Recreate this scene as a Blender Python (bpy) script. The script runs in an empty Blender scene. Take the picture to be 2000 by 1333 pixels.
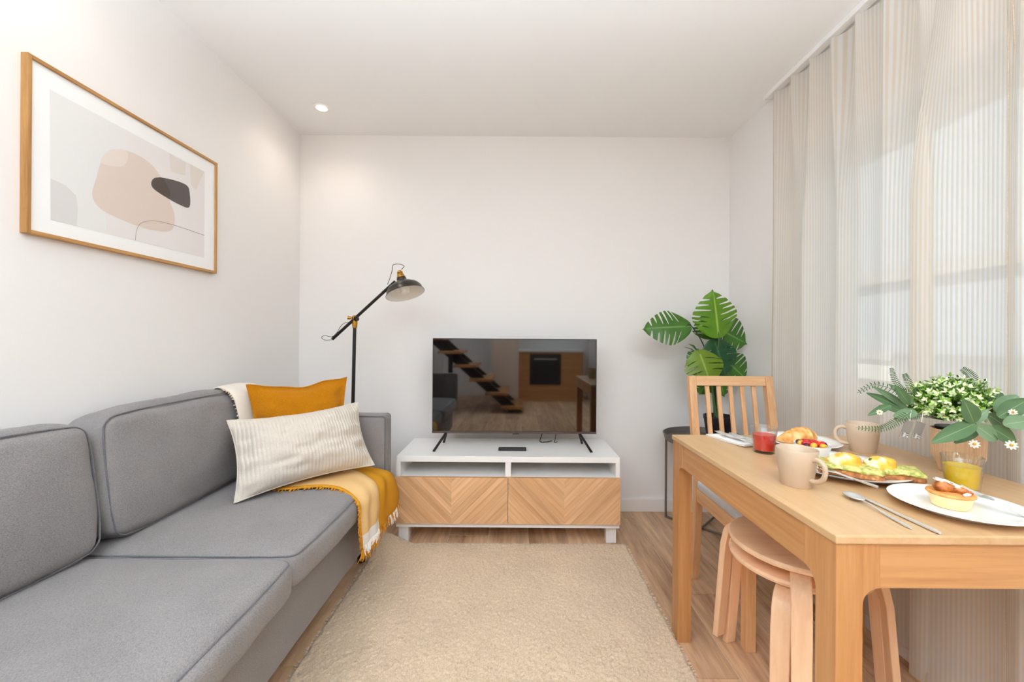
import bpy, bmesh, math, random
from mathutils import Vector, Matrix, noise
random.seed(7)
scene = bpy.context.scene
COL = scene.collection
PI = math.pi
rad = math.radians

# ------------------------------------------------------------------ camera
F, U0, V0, ROLL, CH = 800.0, 1008.0, 662.0, 0.007, 1.11      # focal length and horizon in photo pixels, camera height
cd = bpy.data.cameras.new('camera'); cam = bpy.data.objects.new('camera', cd); COL.objects.link(cam)
cd.sensor_width = 36.0; cd.lens = 36.0 * F / 2000.0
cd.shift_x = -(U0 - 1000.0) / 2000.0; cd.shift_y = -(666.5 - V0) / 2000.0
cd.clip_start = 0.02
cam.matrix_world = Matrix.Translation((0, 0, CH)) @ Matrix.Rotation(PI / 2, 4, 'X') @ Matrix.Rotation(ROLL, 4, 'Z')
scene.camera = cam

# ------------------------------------------------------------------ room box (metres)
XL, XR, YB, YN, ZC = -1.403, 1.375, 2.65, -3.1, 2.42
WY0, WY1, WZ0, WZ1 = -1.3, 1.957, 0.88, 1.97                  # window opening in the right wall

# ------------------------------------------------------------------ world, sun, exposure
w = bpy.data.worlds.new('sky'); scene.world = w; w.use_nodes = True
bg = w.node_tree.nodes['Background']
bg.inputs[0].default_value = (0.86, 0.93, 1.0, 1); bg.inputs[1].default_value = 1.15
sd = bpy.data.lights.new('sun', 'SUN'); sd.energy = 5.0; sd.angle = rad(1.0); sd.color = (1, .95, .88)
so = bpy.data.objects.new('sun', sd); COL.objects.link(so)
so.rotation_euler = Vector((0.75, 0.25, -0.75)).to_track_quat('-Z', 'Y').to_euler()
vs = scene.view_settings
vs.view_transform = 'Standard'; vs.look = 'None'; vs.gamma = 1.0; vs.use_curve_mapping = False
vs.exposure = -0.03
cy = scene.cycles; cy.max_bounces = 8; cy.diffuse_bounces = 8; cy.glossy_bounces = 3; cy.transmission_bounces = 4; cy.transparent_max_bounces = 10; cy.caustics_reflective = False; cy.caustics_refractive = False
DOWNLIGHTS = [(-1.117, 2.334, .18), (-1.117, 1.15, .13), (-1.117, -.1, .12), (-1.117, -1.4, .3), (.55, .75, .07), (.55, -.5, .12), (.55, -1.8, .4)]
DOWN_W = 24.0; UP_W = 236.0; UP_C = (.73, .88, 1.0)

# ------------------------------------------------------------------ helpers
def ray(u, v):
    du, dv = u - U0, v - V0
    k = 1 + ROLL * ROLL
    return Vector(((du + ROLL * dv) / k / F, 1.0, -(dv - ROLL * du) / k / F))
CAMP = Vector((0, 0, CH))
def PY(u, v, y): return CAMP + ray(u, v) * y
def PZ(u, v, z):
    r = ray(u, v); return CAMP + r * ((z - CH) / r.z)
def PX(u, v, x):
    r = ray(u, v); return CAMP + r * (x / r.x)
def lin(c): c /= 255.0; return c / 12.92 if c <= .04045 else ((c + .055) / 1.055) ** 2.4
def S(r, g, b): return (lin(r), lin(g), lin(b), 1)
def nz(p, s=1.0): return noise.noise(Vector(p) * s)
def lerp(a, b, t): return a + (b - a) * t
def sstep(a, b, x):
    t = max(0.0, min(1.0, (x - a) / (b - a))); return t * t * (3 - 2 * t)
def spline(pts, n):
    pts = [Vector(p) for p in pts]; out = []
    q = [pts[0] * 2 - pts[1]] + pts + [pts[-1] * 2 - pts[-2]]
    m = len(pts) - 1
    for k in range(n):
        t = k / (n - 1) * m; i = min(int(t), m - 1); f = t - i
        a, b, c, d = q[i], q[i + 1], q[i + 2], q[i + 3]
        out.append(0.5 * (2 * b + (c - a) * f + (2 * a - 5 * b + 4 * c - d) * f * f + (3 * b - 3 * c + d - a) * f ** 3))
    return out

OFF = {}
def tag(o, label=None, cat=None, group=None, kind=None):
    if label: o['label'] = label
    if cat: o['category'] = cat
    if group: o['group'] = group
    if kind: o['kind'] = kind
    return o
def thing(name, label, cat, loc=(0, 0, 0), rotz=0, group=None):
    o = bpy.data.objects.new(name, None); COL.objects.link(o)
    o.empty_display_size = .05
    o.location = loc; o.rotation_euler = (0, 0, rotz)
    OFF[o.name] = Vector(loc)
    return tag(o, label, cat, group)

class MB:
    def __init__(self): self.v, self.f, self.uv = [], [], []
    def add(self, vs, fs, uv=None):
        n = len(self.v)
        self.v += [Vector(p) for p in vs]; self.f += [tuple(i + n for i in f) for f in fs]
        self.uv += list(uv) if uv else [(0, 0)] * len(vs)
        return self
    def box(self, x0, x1, y0, y1, z0, z1):
        v = [(x, y, z) for z in (z0, z1) for y in (y0, y1) for x in (x0, x1)]
        return self.add(v, [(0, 2, 3, 1), (4, 5, 7, 6), (0, 1, 5, 4), (2, 6, 7, 3), (0, 4, 6, 2), (1, 3, 7, 5)])
    def prism(self, poly, axis, a0, a1):
        def mk(p, a): return {'X': (a, p[0], p[1]), 'Y': (p[0], a, p[1]), 'Z': (p[0], p[1], a)}[axis]
        n = len(poly); v = [mk(p, a0) for p in poly] + [mk(p, a1) for p in poly]
        fs = [tuple(range(n))[::-1], tuple(range(n, 2 * n))] + [(i, (i + 1) % n, n + (i + 1) % n, n + i) for i in range(n)]
        return self.add(v, fs)
    def tube(self, pts, r, n=8, closed=False, cap=True):
        pts = [Vector(p) for p in pts]; m = len(pts); v, fs = [], []
        up = None
        for i in range(m):
            a = pts[(i - 1) % m] if (closed or i > 0) else pts[0]
            b = pts[(i + 1) % m] if (closed or i < m - 1) else pts[-1]
            d = (b - a).normalized()
            if up is None: up = Vector((0, 0, 1)) if abs(d.z) < .9 else Vector((1, 0, 0))
            x = d.cross(up)
            if x.length < 1e-5: x = d.cross(Vector((0.3, 1, .2)))
            x.normalize(); y = x.cross(d).normalized(); up = y
            rr = r[i] if isinstance(r, (list, tuple)) else r
            for k in range(n):
                t = 2 * PI * k / n; v.append(pts[i] + x * math.cos(t) * rr + y * math.sin(t) * rr)
        for i in range(m if closed else m - 1):
            j = (i + 1) % m
            for k in range(n):
                l = (k + 1) % n; fs.append((i * n + k, i * n + l, j * n + l, j * n + k))
        if cap and not closed: fs += [tuple(range(n))[::-1], tuple(range((m - 1) * n, m * n))]
        return self.add(v, fs)
    def lathe(self, prof, n=32, c=(0, 0, 0), M=None, sx=1, sy=1, cap=True):
        v, fs = [], []; m = len(prof); c = Vector(c)
        for r, z in prof:
            for k in range(n):
                t = 2 * PI * k / n; p = Vector((r * math.cos(t) * sx, r * math.sin(t) * sy, z))
                if M: p = M @ p
                v.append(p + c)
        for i in range(m - 1):
            for k in range(n):
                l = (k + 1) % n; fs.append((i * n + k, i * n + l, (i + 1) * n + l, (i + 1) * n + k))
        if cap and prof[0][0] > 1e-6: fs.append(tuple(range(n))[::-1])
        if cap and prof[-1][0] > 1e-6: fs.append(tuple(range((m - 1) * n, m * n)))
        return self.add(v, fs)
    def grid(self, fn, nu, nv, closed_u=False):
        v, fs, uv = [], [], []
        for i in range(nu):
            for j in range(nv):
                s, t = (i / nu if closed_u else i / (nu - 1)), j / (nv - 1)
                v.append(fn(s, t)); uv.append((s, t))
        for i in range(nu if closed_u else nu - 1):
            for j in range(nv - 1):
                k = (i + 1) % nu; fs.append((i * nv + j, k * nv + j, k * nv + j + 1, i * nv + j + 1))
        return self.add(v, fs, uv)
    def blob(self, c, rx, ry, rz, seg=16, rings=10, amp=0, fr=1, M=None, seed=0):
        c = Vector(c); v, fs = [], []
        for i in range(rings + 1):
            th = PI * i / rings
            for k in range(seg):
                ph = 2 * PI * k / seg
                d = Vector((math.sin(th) * math.cos(ph), math.sin(th) * math.sin(ph), math.cos(th)))
                s = 1 + amp * noise.noise(d * fr + Vector((seed * 3.1, seed * 1.7, seed)))
                p = Vector((d.x * rx * s, d.y * ry * s, d.z * rz * s))
                if M: p = M @ p
                v.append(c + p)
        for i in range(rings):
            for k in range(seg):
                l = (k + 1) % seg; fs.append((i * seg + k, (i + 1) * seg + k, (i + 1) * seg + l, i * seg + l))
        return self.add(v, fs)
    def build(self, name, mat, parent=None, smooth=False, bevel=0, seg=2, solid=0, sub=0, local=False, merge=True, angle=40, origin=None, weld=1e-6):
        off = Vector((0, 0, 0))
        if parent is not None:
            root = parent
            while root.parent is not None: root = root.parent
            if not local: off = OFF.get(root.name, off)
        elif origin is not None: off = Vector(origin)
        me = bpy.data.meshes.new(name)
        me.from_pydata([p - off for p in self.v], [], self.f)
        ul = me.uv_layers.new(name='UVMap')
        data = [0.0] * (2 * len(me.loops)); vi = [0] * len(me.loops); me.loops.foreach_get('vertex_index', vi)
        for i, k in enumerate(vi): data[2 * i], data[2 * i + 1] = self.uv[k]
        ul.data.foreach_set('uv', data)
        if merge:
            bm = bmesh.new(); bm.from_mesh(me)
            bmesh.ops.remove_doubles(bm, verts=bm.verts, dist=weld)
            bmesh.ops.recalc_face_normals(bm, faces=bm.faces)
            bm.to_mesh(me); bm.free()
        if smooth:
            me.polygons.foreach_set('use_smooth', [True] * len(me.polygons)); me.set_sharp_from_angle(angle=rad(angle))
        me.materials.append(mat)
        o = bpy.data.objects.new(name, me); COL.objects.link(o)
        if parent is not None: o.parent = parent
        elif origin is not None: o.location = origin
        OFF[o.name] = Vector(origin) if (origin is not None and parent is None) else Vector((0, 0, 0))
        if bevel:
            b = o.modifiers.new('bevel', 'BEVEL'); b.width = bevel; b.segments = seg; b.limit_method = 'ANGLE'; b.angle_limit = rad(40)
            b.harden_normals = False
        if solid:
            s = o.modifiers.new('solid', 'SOLIDIFY'); s.thickness = solid; s.offset = 0
        if sub:
            s = o.modifiers.new('sub', 'SUBSURF'); s.levels = sub; s.render_levels = sub
        return o

# ------------------------------------------------------------------ materials
def newmat(name):
    m = bpy.data.materials.new(name); m.use_nodes = True
    nt = m.node_tree; b = nt.nodes['Principled BSDF']
    return m, nt, b
def mat(name, col, rough=.5, metal=0, ior=1.5, bump=0, bscale=50, spec=None, coat=0, var=0, vscale=8):
    m, nt, b = newmat(name)
    b.inputs['Base Color'].default_value = col; b.inputs['Roughness'].default_value = rough
    b.inputs['Metallic'].default_value = metal; b.inputs['IOR'].default_value = ior
    if spec is not None: b.inputs['Specular IOR Level'].default_value = spec
    if coat: b.inputs['Coat Weight'].default_value = coat; b.inputs['Coat Roughness'].default_value = .08
    tc = nt.nodes.new('ShaderNodeTexCoord')
    if bump:
        n = nt.nodes.new('ShaderNodeTexNoise'); n.inputs['Scale'].default_value = bscale; n.inputs['Detail'].default_value = 4
        bp = nt.nodes.new('ShaderNodeBump'); bp.inputs['Strength'].default_value = bump; bp.inputs['Distance'].default_value = .004
        nt.links.new(tc.outputs['Object'], n.inputs['Vector']); nt.links.new(n.outputs['Fac'], bp.inputs['Height']); nt.links.new(bp.outputs['Normal'], b.inputs['Normal'])
    if var:
        n = nt.nodes.new('ShaderNodeTexNoise'); n.inputs['Scale'].default_value = vscale; n.inputs['Detail'].default_value = 5
        r = nt.nodes.new('ShaderNodeMixRGB'); r.blend_type = 'MULTIPLY'; r.inputs[1].default_value = col
        cr = nt.nodes.new('ShaderNodeValToRGB'); cr.color_ramp.elements[0].position = .3; cr.color_ramp.elements[1].position = .7
        cr.color_ramp.elements[0].color = (1 - var, 1 - var, 1 - var, 1); cr.color_ramp.elements[1].color = (1, 1, 1, 1)
        r.inputs[0].default_value = 1
        nt.links.new(tc.outputs['Object'], n.inputs['Vector']); nt.links.new(n.outputs['Fac'], cr.inputs[0]); nt.links.new(cr.outputs[0], r.inputs[2]); nt.links.new(r.outputs[0], b.inputs['Base Color'])
    return m
def wood(name, light, dark, axis='Z', rough=.42, fine=60, rot=(0, 0, 0), mottled=0.5, rnd=.12, stretch=14, detail=6):
    """grain runs along `axis`; each object shifts the pattern and its lightness a little"""
    m, nt, b = newmat(name); N = nt.nodes.new; L = nt.links.new
    tc = N('ShaderNodeTexCoord'); oi = N('ShaderNodeObjectInfo')
    mp = N('ShaderNodeMapping'); mp.inputs['Rotation'].default_value = rot
    ad = N('ShaderNodeVectorMath'); ad.operation = 'MULTIPLY_ADD'; ad.inputs[1].default_value = (7.3, 5.1, 3.7)
    cm = N('ShaderNodeCombineXYZ')
    for i in range(3): L(oi.outputs['Random'], cm.inputs[i])
    L(cm.outputs[0], ad.inputs[0]); L(tc.outputs['Object'], mp.inputs['Vector']); L(mp.outputs[0], ad.inputs[2])
    sc = [1.0, 1.0, 1.0]; sc['XYZ'.index(axis)] = 1.0 / stretch
    m2 = N('ShaderNodeMapping'); m2.inputs['Scale'].default_value = sc; L(ad.outputs[0], m2.inputs['Vector'])
    n1 = N('ShaderNodeTexNoise'); n1.inputs['Scale'].default_value = fine; n1.inputs['Detail'].default_value = detail; n1.inputs['Roughness'].default_value = .65; L(m2.outputs[0], n1.inputs['Vector'])
    n2 = N('ShaderNodeTexNoise'); n2.inputs['Scale'].default_value = fine / 6; n2.inputs['Detail'].default_value = 3; L(m2.outputs[0], n2.inputs['Vector'])
    mx = N('ShaderNodeMix'); mx.data_type = 'FLOAT'; mx.inputs[0].default_value = mottled; L(n1.outputs['Fac'], mx.inputs[2]); L(n2.outputs['Fac'], mx.inputs[3])
    cr = N('ShaderNodeValToRGB'); cr.color_ramp.elements[0].position = .36; cr.color_ramp.elements[1].position = .62
    cr.color_ramp.elements[0].color = dark; cr.color_ramp.elements[1].color = light; L(mx.outputs[0], cr.inputs[0])
    hv = N('ShaderNodeHueSaturation'); mr = N('ShaderNodeMapRange'); mr.inputs[3].default_value = 1 - rnd; mr.inputs[4].default_value = 1 + rnd
    L(oi.outputs['Random'], mr.inputs[0]); L(mr.outputs[0], hv.inputs['Value']); L(cr.outputs[0], hv.inputs['Color']); L(hv.outputs[0], b.inputs['Base Color'])
    b.inputs['Roughness'].default_value = rough
    bp = N('ShaderNodeBump'); bp.inputs['Strength'].default_value = .12; bp.inputs['Distance'].default_value = .002; L(n1.outputs['Fac'], bp.inputs['Height']); L(bp.outputs[0], b.inputs['Normal'])
    return m
def fabric(name, c1, c2, scale=420, stretch=(1, 1, 1), rough=.95, bump=.35, big=.12, sheen=.15):
    m, nt, b = newmat(name); N = nt.nodes.new; L = nt.links.new
    tc = N('ShaderNodeTexCoord'); mp = N('ShaderNodeMapping'); mp.inputs['Scale'].default_value = stretch; L(tc.outputs['Object'], mp.inputs['Vector'])
    n = N('ShaderNodeTexNoise'); n.inputs['Scale'].default_value = scale; n.inputs['Detail'].default_value = 3; L(mp.outputs[0], n.inputs['Vector'])
    n2 = N('ShaderNodeTexNoise'); n2.inputs['Scale'].default_value = 9; n2.inputs['Detail'].default_value = 4; L(tc.outputs['Object'], n2.inputs['Vector'])
    cr = N('ShaderNodeValToRGB'); cr.color_ramp.elements[0].position = .36; cr.color_ramp.elements[1].position = .64
    cr.color_ramp.elements[0].color = c2; cr.color_ramp.elements[1].color = c1; L(n.outputs['Fac'], cr.inputs[0])
    hv = N('ShaderNodeHueSaturation'); mr = N('ShaderNodeMapRange'); mr.inputs[1].default_value = .3; mr.inputs[2].default_value = .7; mr.inputs[3].default_value = 1 - big; mr.inputs[4].default_value = 1 + big
    L(n2.outputs['Fac'], mr.inputs[0]); L(mr.outputs[0], hv.inputs['Value']); L(cr.outputs[0], hv.inputs['Color']); L(hv.outputs[0], b.inputs['Base Color'])
    b.inputs['Roughness'].default_value = rough; b.inputs['Specular IOR Level'].default_value = .2
    b.inputs['Sheen Weight'].default_value = sheen
    bp = N('ShaderNodeBump'); bp.inputs['Strength'].default_value = bump; bp.inputs['Distance'].default_value = .001; L(n.outputs['Fac'], bp.inputs['Height']); L(bp.outputs[0], b.inputs['Normal'])
    return m

M = {}
M['wall'] = mat('wall_paint', S(238, 235, 233), .9)
M['ceil'] = mat('ceiling_paint', S(247, 246, 245), .9)
M['trim'] = mat('white_trim', S(240, 237, 234), .45)
M['white'] = mat('white_lacquer', S(240, 238, 236), .32)
M['grout'] = mat('light_grout', S(232, 220, 206), .9)
M['plank'] = wood('wood_look_tile', S(234, 196, 158), S(158, 118, 88), 'Y', rough=.38, fine=34, mottled=.45, rnd=.13, stretch=11, detail=9)
for a in 'XYZ':
    M['oak' + a] = wood('oak_veneer_' + a.lower(), S(200, 148, 96), S(174, 118, 68), a, rough=.36, fine=85, rnd=.03, stretch=22)
    M['birch' + a] = wood('birch_' + a.lower(), S(250, 212, 174), S(232, 188, 148), a, rough=.42, fine=60, rnd=.04, stretch=16)
    M['beech' + a] = wood('chair_wood_' + a.lower(), S(232, 186, 140), S(206, 152, 104), a, rough=.42, fine=70, rnd=.06, stretch=16)
    M['frame' + a] = wood('picture_frame_oak_' + a.lower(), S(206, 158, 98), S(168, 118, 62), a, rough=.5, fine=120, rnd=.04, stretch=14)
M['topoak'] = wood('table_top_oak', S(210, 174, 132), S(194, 154, 108), 'Y', rough=.3, fine=70, rnd=.0, stretch=20)
M['chevL'] = wood('chevron_falling', S(232, 188, 144), S(196, 146, 100), 'X', rough=.5, fine=70, rot=(0, rad(-45), 0), rnd=.09, stretch=22)
M['chevR'] = wood('chevron_rising', S(232, 188, 144), S(196, 146, 100), 'X', rough=.5, fine=70, rot=(0, rad(45), 0), rnd=.09, stretch=22)
M['sofa'] = fabric('grey_melange_fabric', S(154, 148, 147), S(116, 113, 114), 1300, (1, .22, 1), big=.05, bump=.15)
M['piping'] = fabric('grey_piping', S(124, 122, 126), S(98, 97, 102), 500)
M['black'] = mat('black_metal', S(34, 31, 30), .38, .3)
M['blackplastic'] = mat('black_plastic', S(28, 27, 28), .45)
M['brass'] = mat('brass', S(188, 138, 58), .3, 1.0)
M['steel'] = mat('stainless_steel', S(236, 235, 234), .28, .75)
M['greymetal'] = mat('grey_painted_metal', S(112, 104, 98), .45, .2)
M['mustard'] = fabric('mustard_linen', S(190, 124, 3), S(166, 100, 1), 500, big=.05)
M['cord'] = fabric('cream_corduroy', S(214, 205, 194), S(198, 188, 175), 500, big=.03)
M['seatgrey'] = fabric('pale_grey_seat', S(214, 214, 216), S(190, 191, 195), 600, big=.03)
M['china'] = mat('white_porcelain', S(246, 245, 243), .12, coat=.3)
M['stoneware'] = mat('cream_stoneware', S(198, 174, 148), .3, var=.05, vscale=30)
M['stoneware2'] = mat('sand_stoneware', S(212, 188, 162), .35, var=.06, vscale=30)
M['rim'] = mat('dark_glaze_rim', S(86, 76, 70), .3)
M['emit'] = None

def shader_mix_glass():
    m = bpy.data.materials.new('clear_glass'); m.use_nodes = True; nt = m.node_tree; nt.nodes.clear()
    o = nt.nodes.new('ShaderNodeOutputMaterial'); t = nt.nodes.new('ShaderNodeBsdfTransparent'); g = nt.nodes.new('ShaderNodeBsdfGlossy'); lw = nt.nodes.new('ShaderNodeLayerWeight'); mx = nt.nodes.new('ShaderNodeMixShader')
    pw_ = nt.nodes.new('ShaderNodeMath'); pw_.operation = 'POWER'; pw_.inputs[1].default_value = 2.6; lw.inputs[0].default_value = .5
    mr = nt.nodes.new('ShaderNodeMapRange'); mr.inputs[3].default_value = .05; mr.inputs[4].default_value = .8
    t.inputs[0].default_value = (.96, .975, .97, 1); g.inputs['Roughness'].default_value = .02
    nt.links.new(lw.outputs['Facing'], pw_.inputs[0]); nt.links.new(pw_.outputs[0], mr.inputs[0])
    nt.links.new(mr.outputs[0], mx.inputs[0]); nt.links.new(t.outputs[0], mx.inputs[1]); nt.links.new(g.outputs[0], mx.inputs[2]); nt.links.new(mx.outputs[0], o.inputs[0])
    return m
M['glass'] = shader_mix_glass()
def emission(name, col, s):
    m, nt, b = newmat(name); b.inputs['Base Color'].default_value = col; b.inputs['Emission Color'].default_value = col; b.inputs['Emission Strength'].default_value = s; m.cycles.emission_sampling = 'NONE'; return m

def curtain_mat():
    m = bpy.data.materials.new('striped_sheer'); m.use_nodes = True; nt = m.node_tree; nt.nodes.clear(); N = nt.nodes.new; L = nt.links.new
    out = N('ShaderNodeOutputMaterial'); uv = N('ShaderNodeUVMap'); sp = N('ShaderNodeSeparateXYZ'); L(uv.outputs[0], sp.inputs[0])
    mu = N('ShaderNodeMath'); mu.operation = 'MULTIPLY'; mu.inputs[1].default_value = 2 * PI / .0115; L(sp.outputs[0], mu.inputs[0])
    sn = N('ShaderNodeMath'); sn.operation = 'SINE'; L(mu.outputs[0], sn.inputs[0])
    mr = N('ShaderNodeMapRange'); mr.inputs[1].default_value = -.45; mr.inputs[2].default_value = .45; L(sn.outputs[0], mr.inputs[0])
    tc = N('ShaderNodeTexCoord'); n = N('ShaderNodeTexNoise'); n.inputs['Scale'].default_value = 600; L(tc.outputs['Object'], n.inputs['Vector'])
    cr = N('ShaderNodeMix'); cr.data_type = 'RGBA'; cr.inputs[6].default_value = S(252, 251, 249); cr.inputs[7].default_value = S(238, 227, 211); L(mr.outputs[0], cr.inputs[0])
    d = N('ShaderNodeBsdfDiffuse'); L(cr.outputs[2], d.inputs[0]); t = N('ShaderNodeBsdfTranslucent'); L(cr.outputs[2], t.inputs[0])
    a = N('ShaderNodeMixShader'); a.inputs[0].default_value = .55; L(d.outputs[0], a.inputs[1]); L(t.outputs[0], a.inputs[2])
    tr = N('ShaderNodeBsdfTransparent')
    op = N('ShaderNodeMapRange'); op.inputs[3].default_value = .27; op.inputs[4].default_value = .18; L(mr.outputs[0], op.inputs[0])
    b = N('ShaderNodeMixShader'); L(op.outputs[0], b.inputs[0]); L(a.outputs[0], b.inputs[1]); L(tr.outputs[0], b.inputs[2]); L(b.outputs[0], out.inputs[0])
    return m
M['curtain'] = curtain_mat()

# ------------------------------------------------------------------ the room
def struct(name, mb, m, parent=None, **k):
    o = mb.build(name, m, parent, **k)
    if parent is None: o['kind'] = 'structure'
    return o
fl = struct('floor', MB().box(XL - .25, XR + .25, YN - .25, YB + .25, -.12, -.003), M['grout'])
pw, plen, gap = .2225, 1.2, .0019
xs = [.7425 + pw * i for i in range(-12, 6)]
ystart = {.7425: 1.787, .52: 1.342, .965: 2.5, -.815: 1.379}
for i, x0 in enumerate(xs):
    a, b = max(x0 + gap, XL), min(x0 + pw - gap, XR)
    if b - a < .01: continue
    base = [v for k, v in ystart.items() if abs(k - x0) < .01]
    y = base[0] if base else 1.6 + (i * .37 % 1.0) * plen
    while y > YN: y -= plen
    while y < YB:
        c, d = max(y + gap, YN), min(y + plen - gap, YB)
        if d - c > .02:
            MB().box(a, b, c, d, -.012, 0).build('plank', M['plank'], fl)
        y += plen
struct('ceiling', MB().box(XL - .25, XR + .25, YN - .25, YB + .25, ZC, ZC + .15), M['ceil'])
struct('wall_left', MB().box(XL - .25, XL, YN - .25, YB + .25, -.1, ZC), M['wall'])
struct('wall_back', MB().box(XL, XR, YB, YB + .25, -.1, ZC), M['wall'])
struct('wall_rear', MB().box(XL, XR, YN - .25, YN, -.1, ZC), M['wall'])
wr = MB()
wr.box(XR, XR + .25, WY0 - .2, YB + .25, -.1, WZ0); wr.box(XR, XR + .25, WY0 - .2, YB + .25, WZ1, ZC)
wr.box(XR, XR + .25, YN - .25, WY0 - .2, 2.15, ZC); wr.box(XR, XR + .25, YN - .25, YN + .15, -.1, 2.15); wr.box(XR, XR + .25, YN + .15, WY0 - .2, -.1, 0)
wr.box(XR, XR + .25, WY1, YB + .25, WZ0, WZ1); wr.box(XR, XR + .25, WY0 - .2, WY0, WZ0, WZ1)
struct('wall_right', wr, M['wall'], merge=False)
struct('baseboard_back', MB().box(XL, XR, YB - .013, YB, 0, .083), M['trim'], bevel=.003)
struct('baseboard_right', MB().box(XR - .013, XR, WY0 - .2, YB - .013, 0, .083), M['trim'], bevel=.003)
struct('baseboard_left', MB().box(XL, XL + .013, YN, YB - .013, 0, .083), M['trim'], bevel=.003)

# window: frame, mullions, panes, sill
win = thing('window_1', 'wide white framed window behind the sheer curtains', 'window', (XR + .18, .3, WZ0)); win['kind'] = 'structure'; del win['category']
fx0, fx1 = XR + .15, XR + .21
f = MB(); f.box(fx0, fx1, WY0, WY1, WZ0, WZ0 + .06).box(fx0, fx1, WY0, WY1, WZ1 - .06, WZ1).box(fx0, fx1, WY0, WY0 + .06, WZ0 + .06, WZ1 - .06).box(fx0, fx1, WY1 - .06, WY1, WZ0 + .06, WZ1 - .06)
f.build('window_frame', M['white'], win, merge=False)
mull = [1.16, .34, -.48]
for y in mull: MB().box(fx0, fx1, y - .04, y + .04, WZ0 + .06, WZ1 - .06).build('mullion', M['white'], win)
edges = [WY1 - .06] + mull + [WY0 + .06]
for i in range(4):
    y1 = edges[i] - (.04 if i else 0); y0 = edges[i + 1] + (.04 if i < 3 else 0)
    MB().box(XR + .178, XR + .182, y0, y1, WZ0 + .06, WZ1 - .06).build('pane', M['glass'], win)
MB().box(XR - .0, XR + .15, WY0, WY1, WZ0, WZ0 + .015).build('window_sill', M['white'], win)

# glazed terrace door behind the camera
dr_ = thing('door_1', 'glazed white terrace door behind the camera', 'door', (XR + .1, -2.2, 0)); dr_['kind'] = 'structure'; del dr_['category']
dy0, dy1 = YN + .15, WY0 - .2
MB().box(XR + .1, XR + .15, dy0, dy1, 2.07, 2.15).build('door_head', M['white'], dr_); MB().box(XR + .1, XR + .15, dy0, dy1, 0, .08).build('door_foot', M['white'], dr_)
for y in (dy0, (dy0 + dy1) / 2 - .04, dy1 - .08): MB().box(XR + .1, XR + .15, y, y + .08, .08, 2.07).build('door_stile', M['white'], dr_)
for y in (dy0 + .08, (dy0 + dy1) / 2 + .04): MB().box(XR + .124, XR + .127, y, y + (dy1 - dy0) / 2 - .12, .08, 2.07).build('pane', M['glass'], dr_)

# ------------------------------------------------------------------ outside the window
o = thing('parapet', 'white sunlit terrace parapet seen through the sheer curtain', 'wall', (3.3, .5, -.2))
M['render'] = mat('exterior_render', S(238, 236, 230), .9); M['coping'] = mat('coping_stone', S(196, 196, 196), .8)
MB().box(3.2, 3.4, -6, 10, -3, .95).build('wall', M['render'], o); MB().box(3.15, 3.45, -6, 10, .95, 1.02).build('coping', M['coping'], o)
o = thing('neighbour_house', 'pale blue grey house across the terrace behind the curtain', 'building', (9, 4, -3))
M['house'] = mat('house_wall', S(178, 190, 204), .9); M['roofm'] = mat('house_roof', S(180, 176, 172), .9)
MB().box(8, 12, -10, 16, -3, 2.35).build('wall', M['house'], o); MB().box(7.8, 12.2, -10.2, 16.2, 2.35, 2.6).build('roof_edge', M['roofm'], o)
M['ground'] = mat('terrace_ground', S(200, 192, 182), .9)
tag(MB().box(XR + .25, 40, -30, 40, -3.2, -3).build('terrace_ground', M['ground']), kind='structure')

# ------------------------------------------------------------------ downlights
for i, (x, y, s) in enumerate(DOWNLIGHTS):
    lab = 'small round recessed ceiling downlight glowing above the sofa corner' if i == 0 else 'recessed ceiling downlight in the room behind the camera'
    t = thing('downlight', lab, 'ceiling light', (x, y, ZC), group=None if i == 0 else 'downlights behind the camera')
    MB().lathe([(.033, -.004), (.046, -.004), (.046, 0), (.033, 0), (.033, -.004)], 32, (x, y, ZC)).build('trim_ring', M['white'], t, smooth=True)
    MB().lathe([(0.0, -.009), (.018, -.008), (.028, -.005), (.033, -.0005)], 24, (x, y, ZC)).build('lens', emission('downlight_lens', (1, .86, .7, 1), 30), t)
    ld = bpy.data.lights.new('downlight_lamp', 'SPOT'); ld.energy = DOWN_W * s; ld.color = (1.0, .95, .89) if i else (1.0, .88, .74); ld.spot_size = rad(150); ld.spot_blend = .9; ld.shadow_soft_size = .05
    lo = bpy.data.objects.new('downlight_lamp', ld); COL.objects.link(lo); lo.parent = t; lo.location = (0, 0, -.03)

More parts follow.
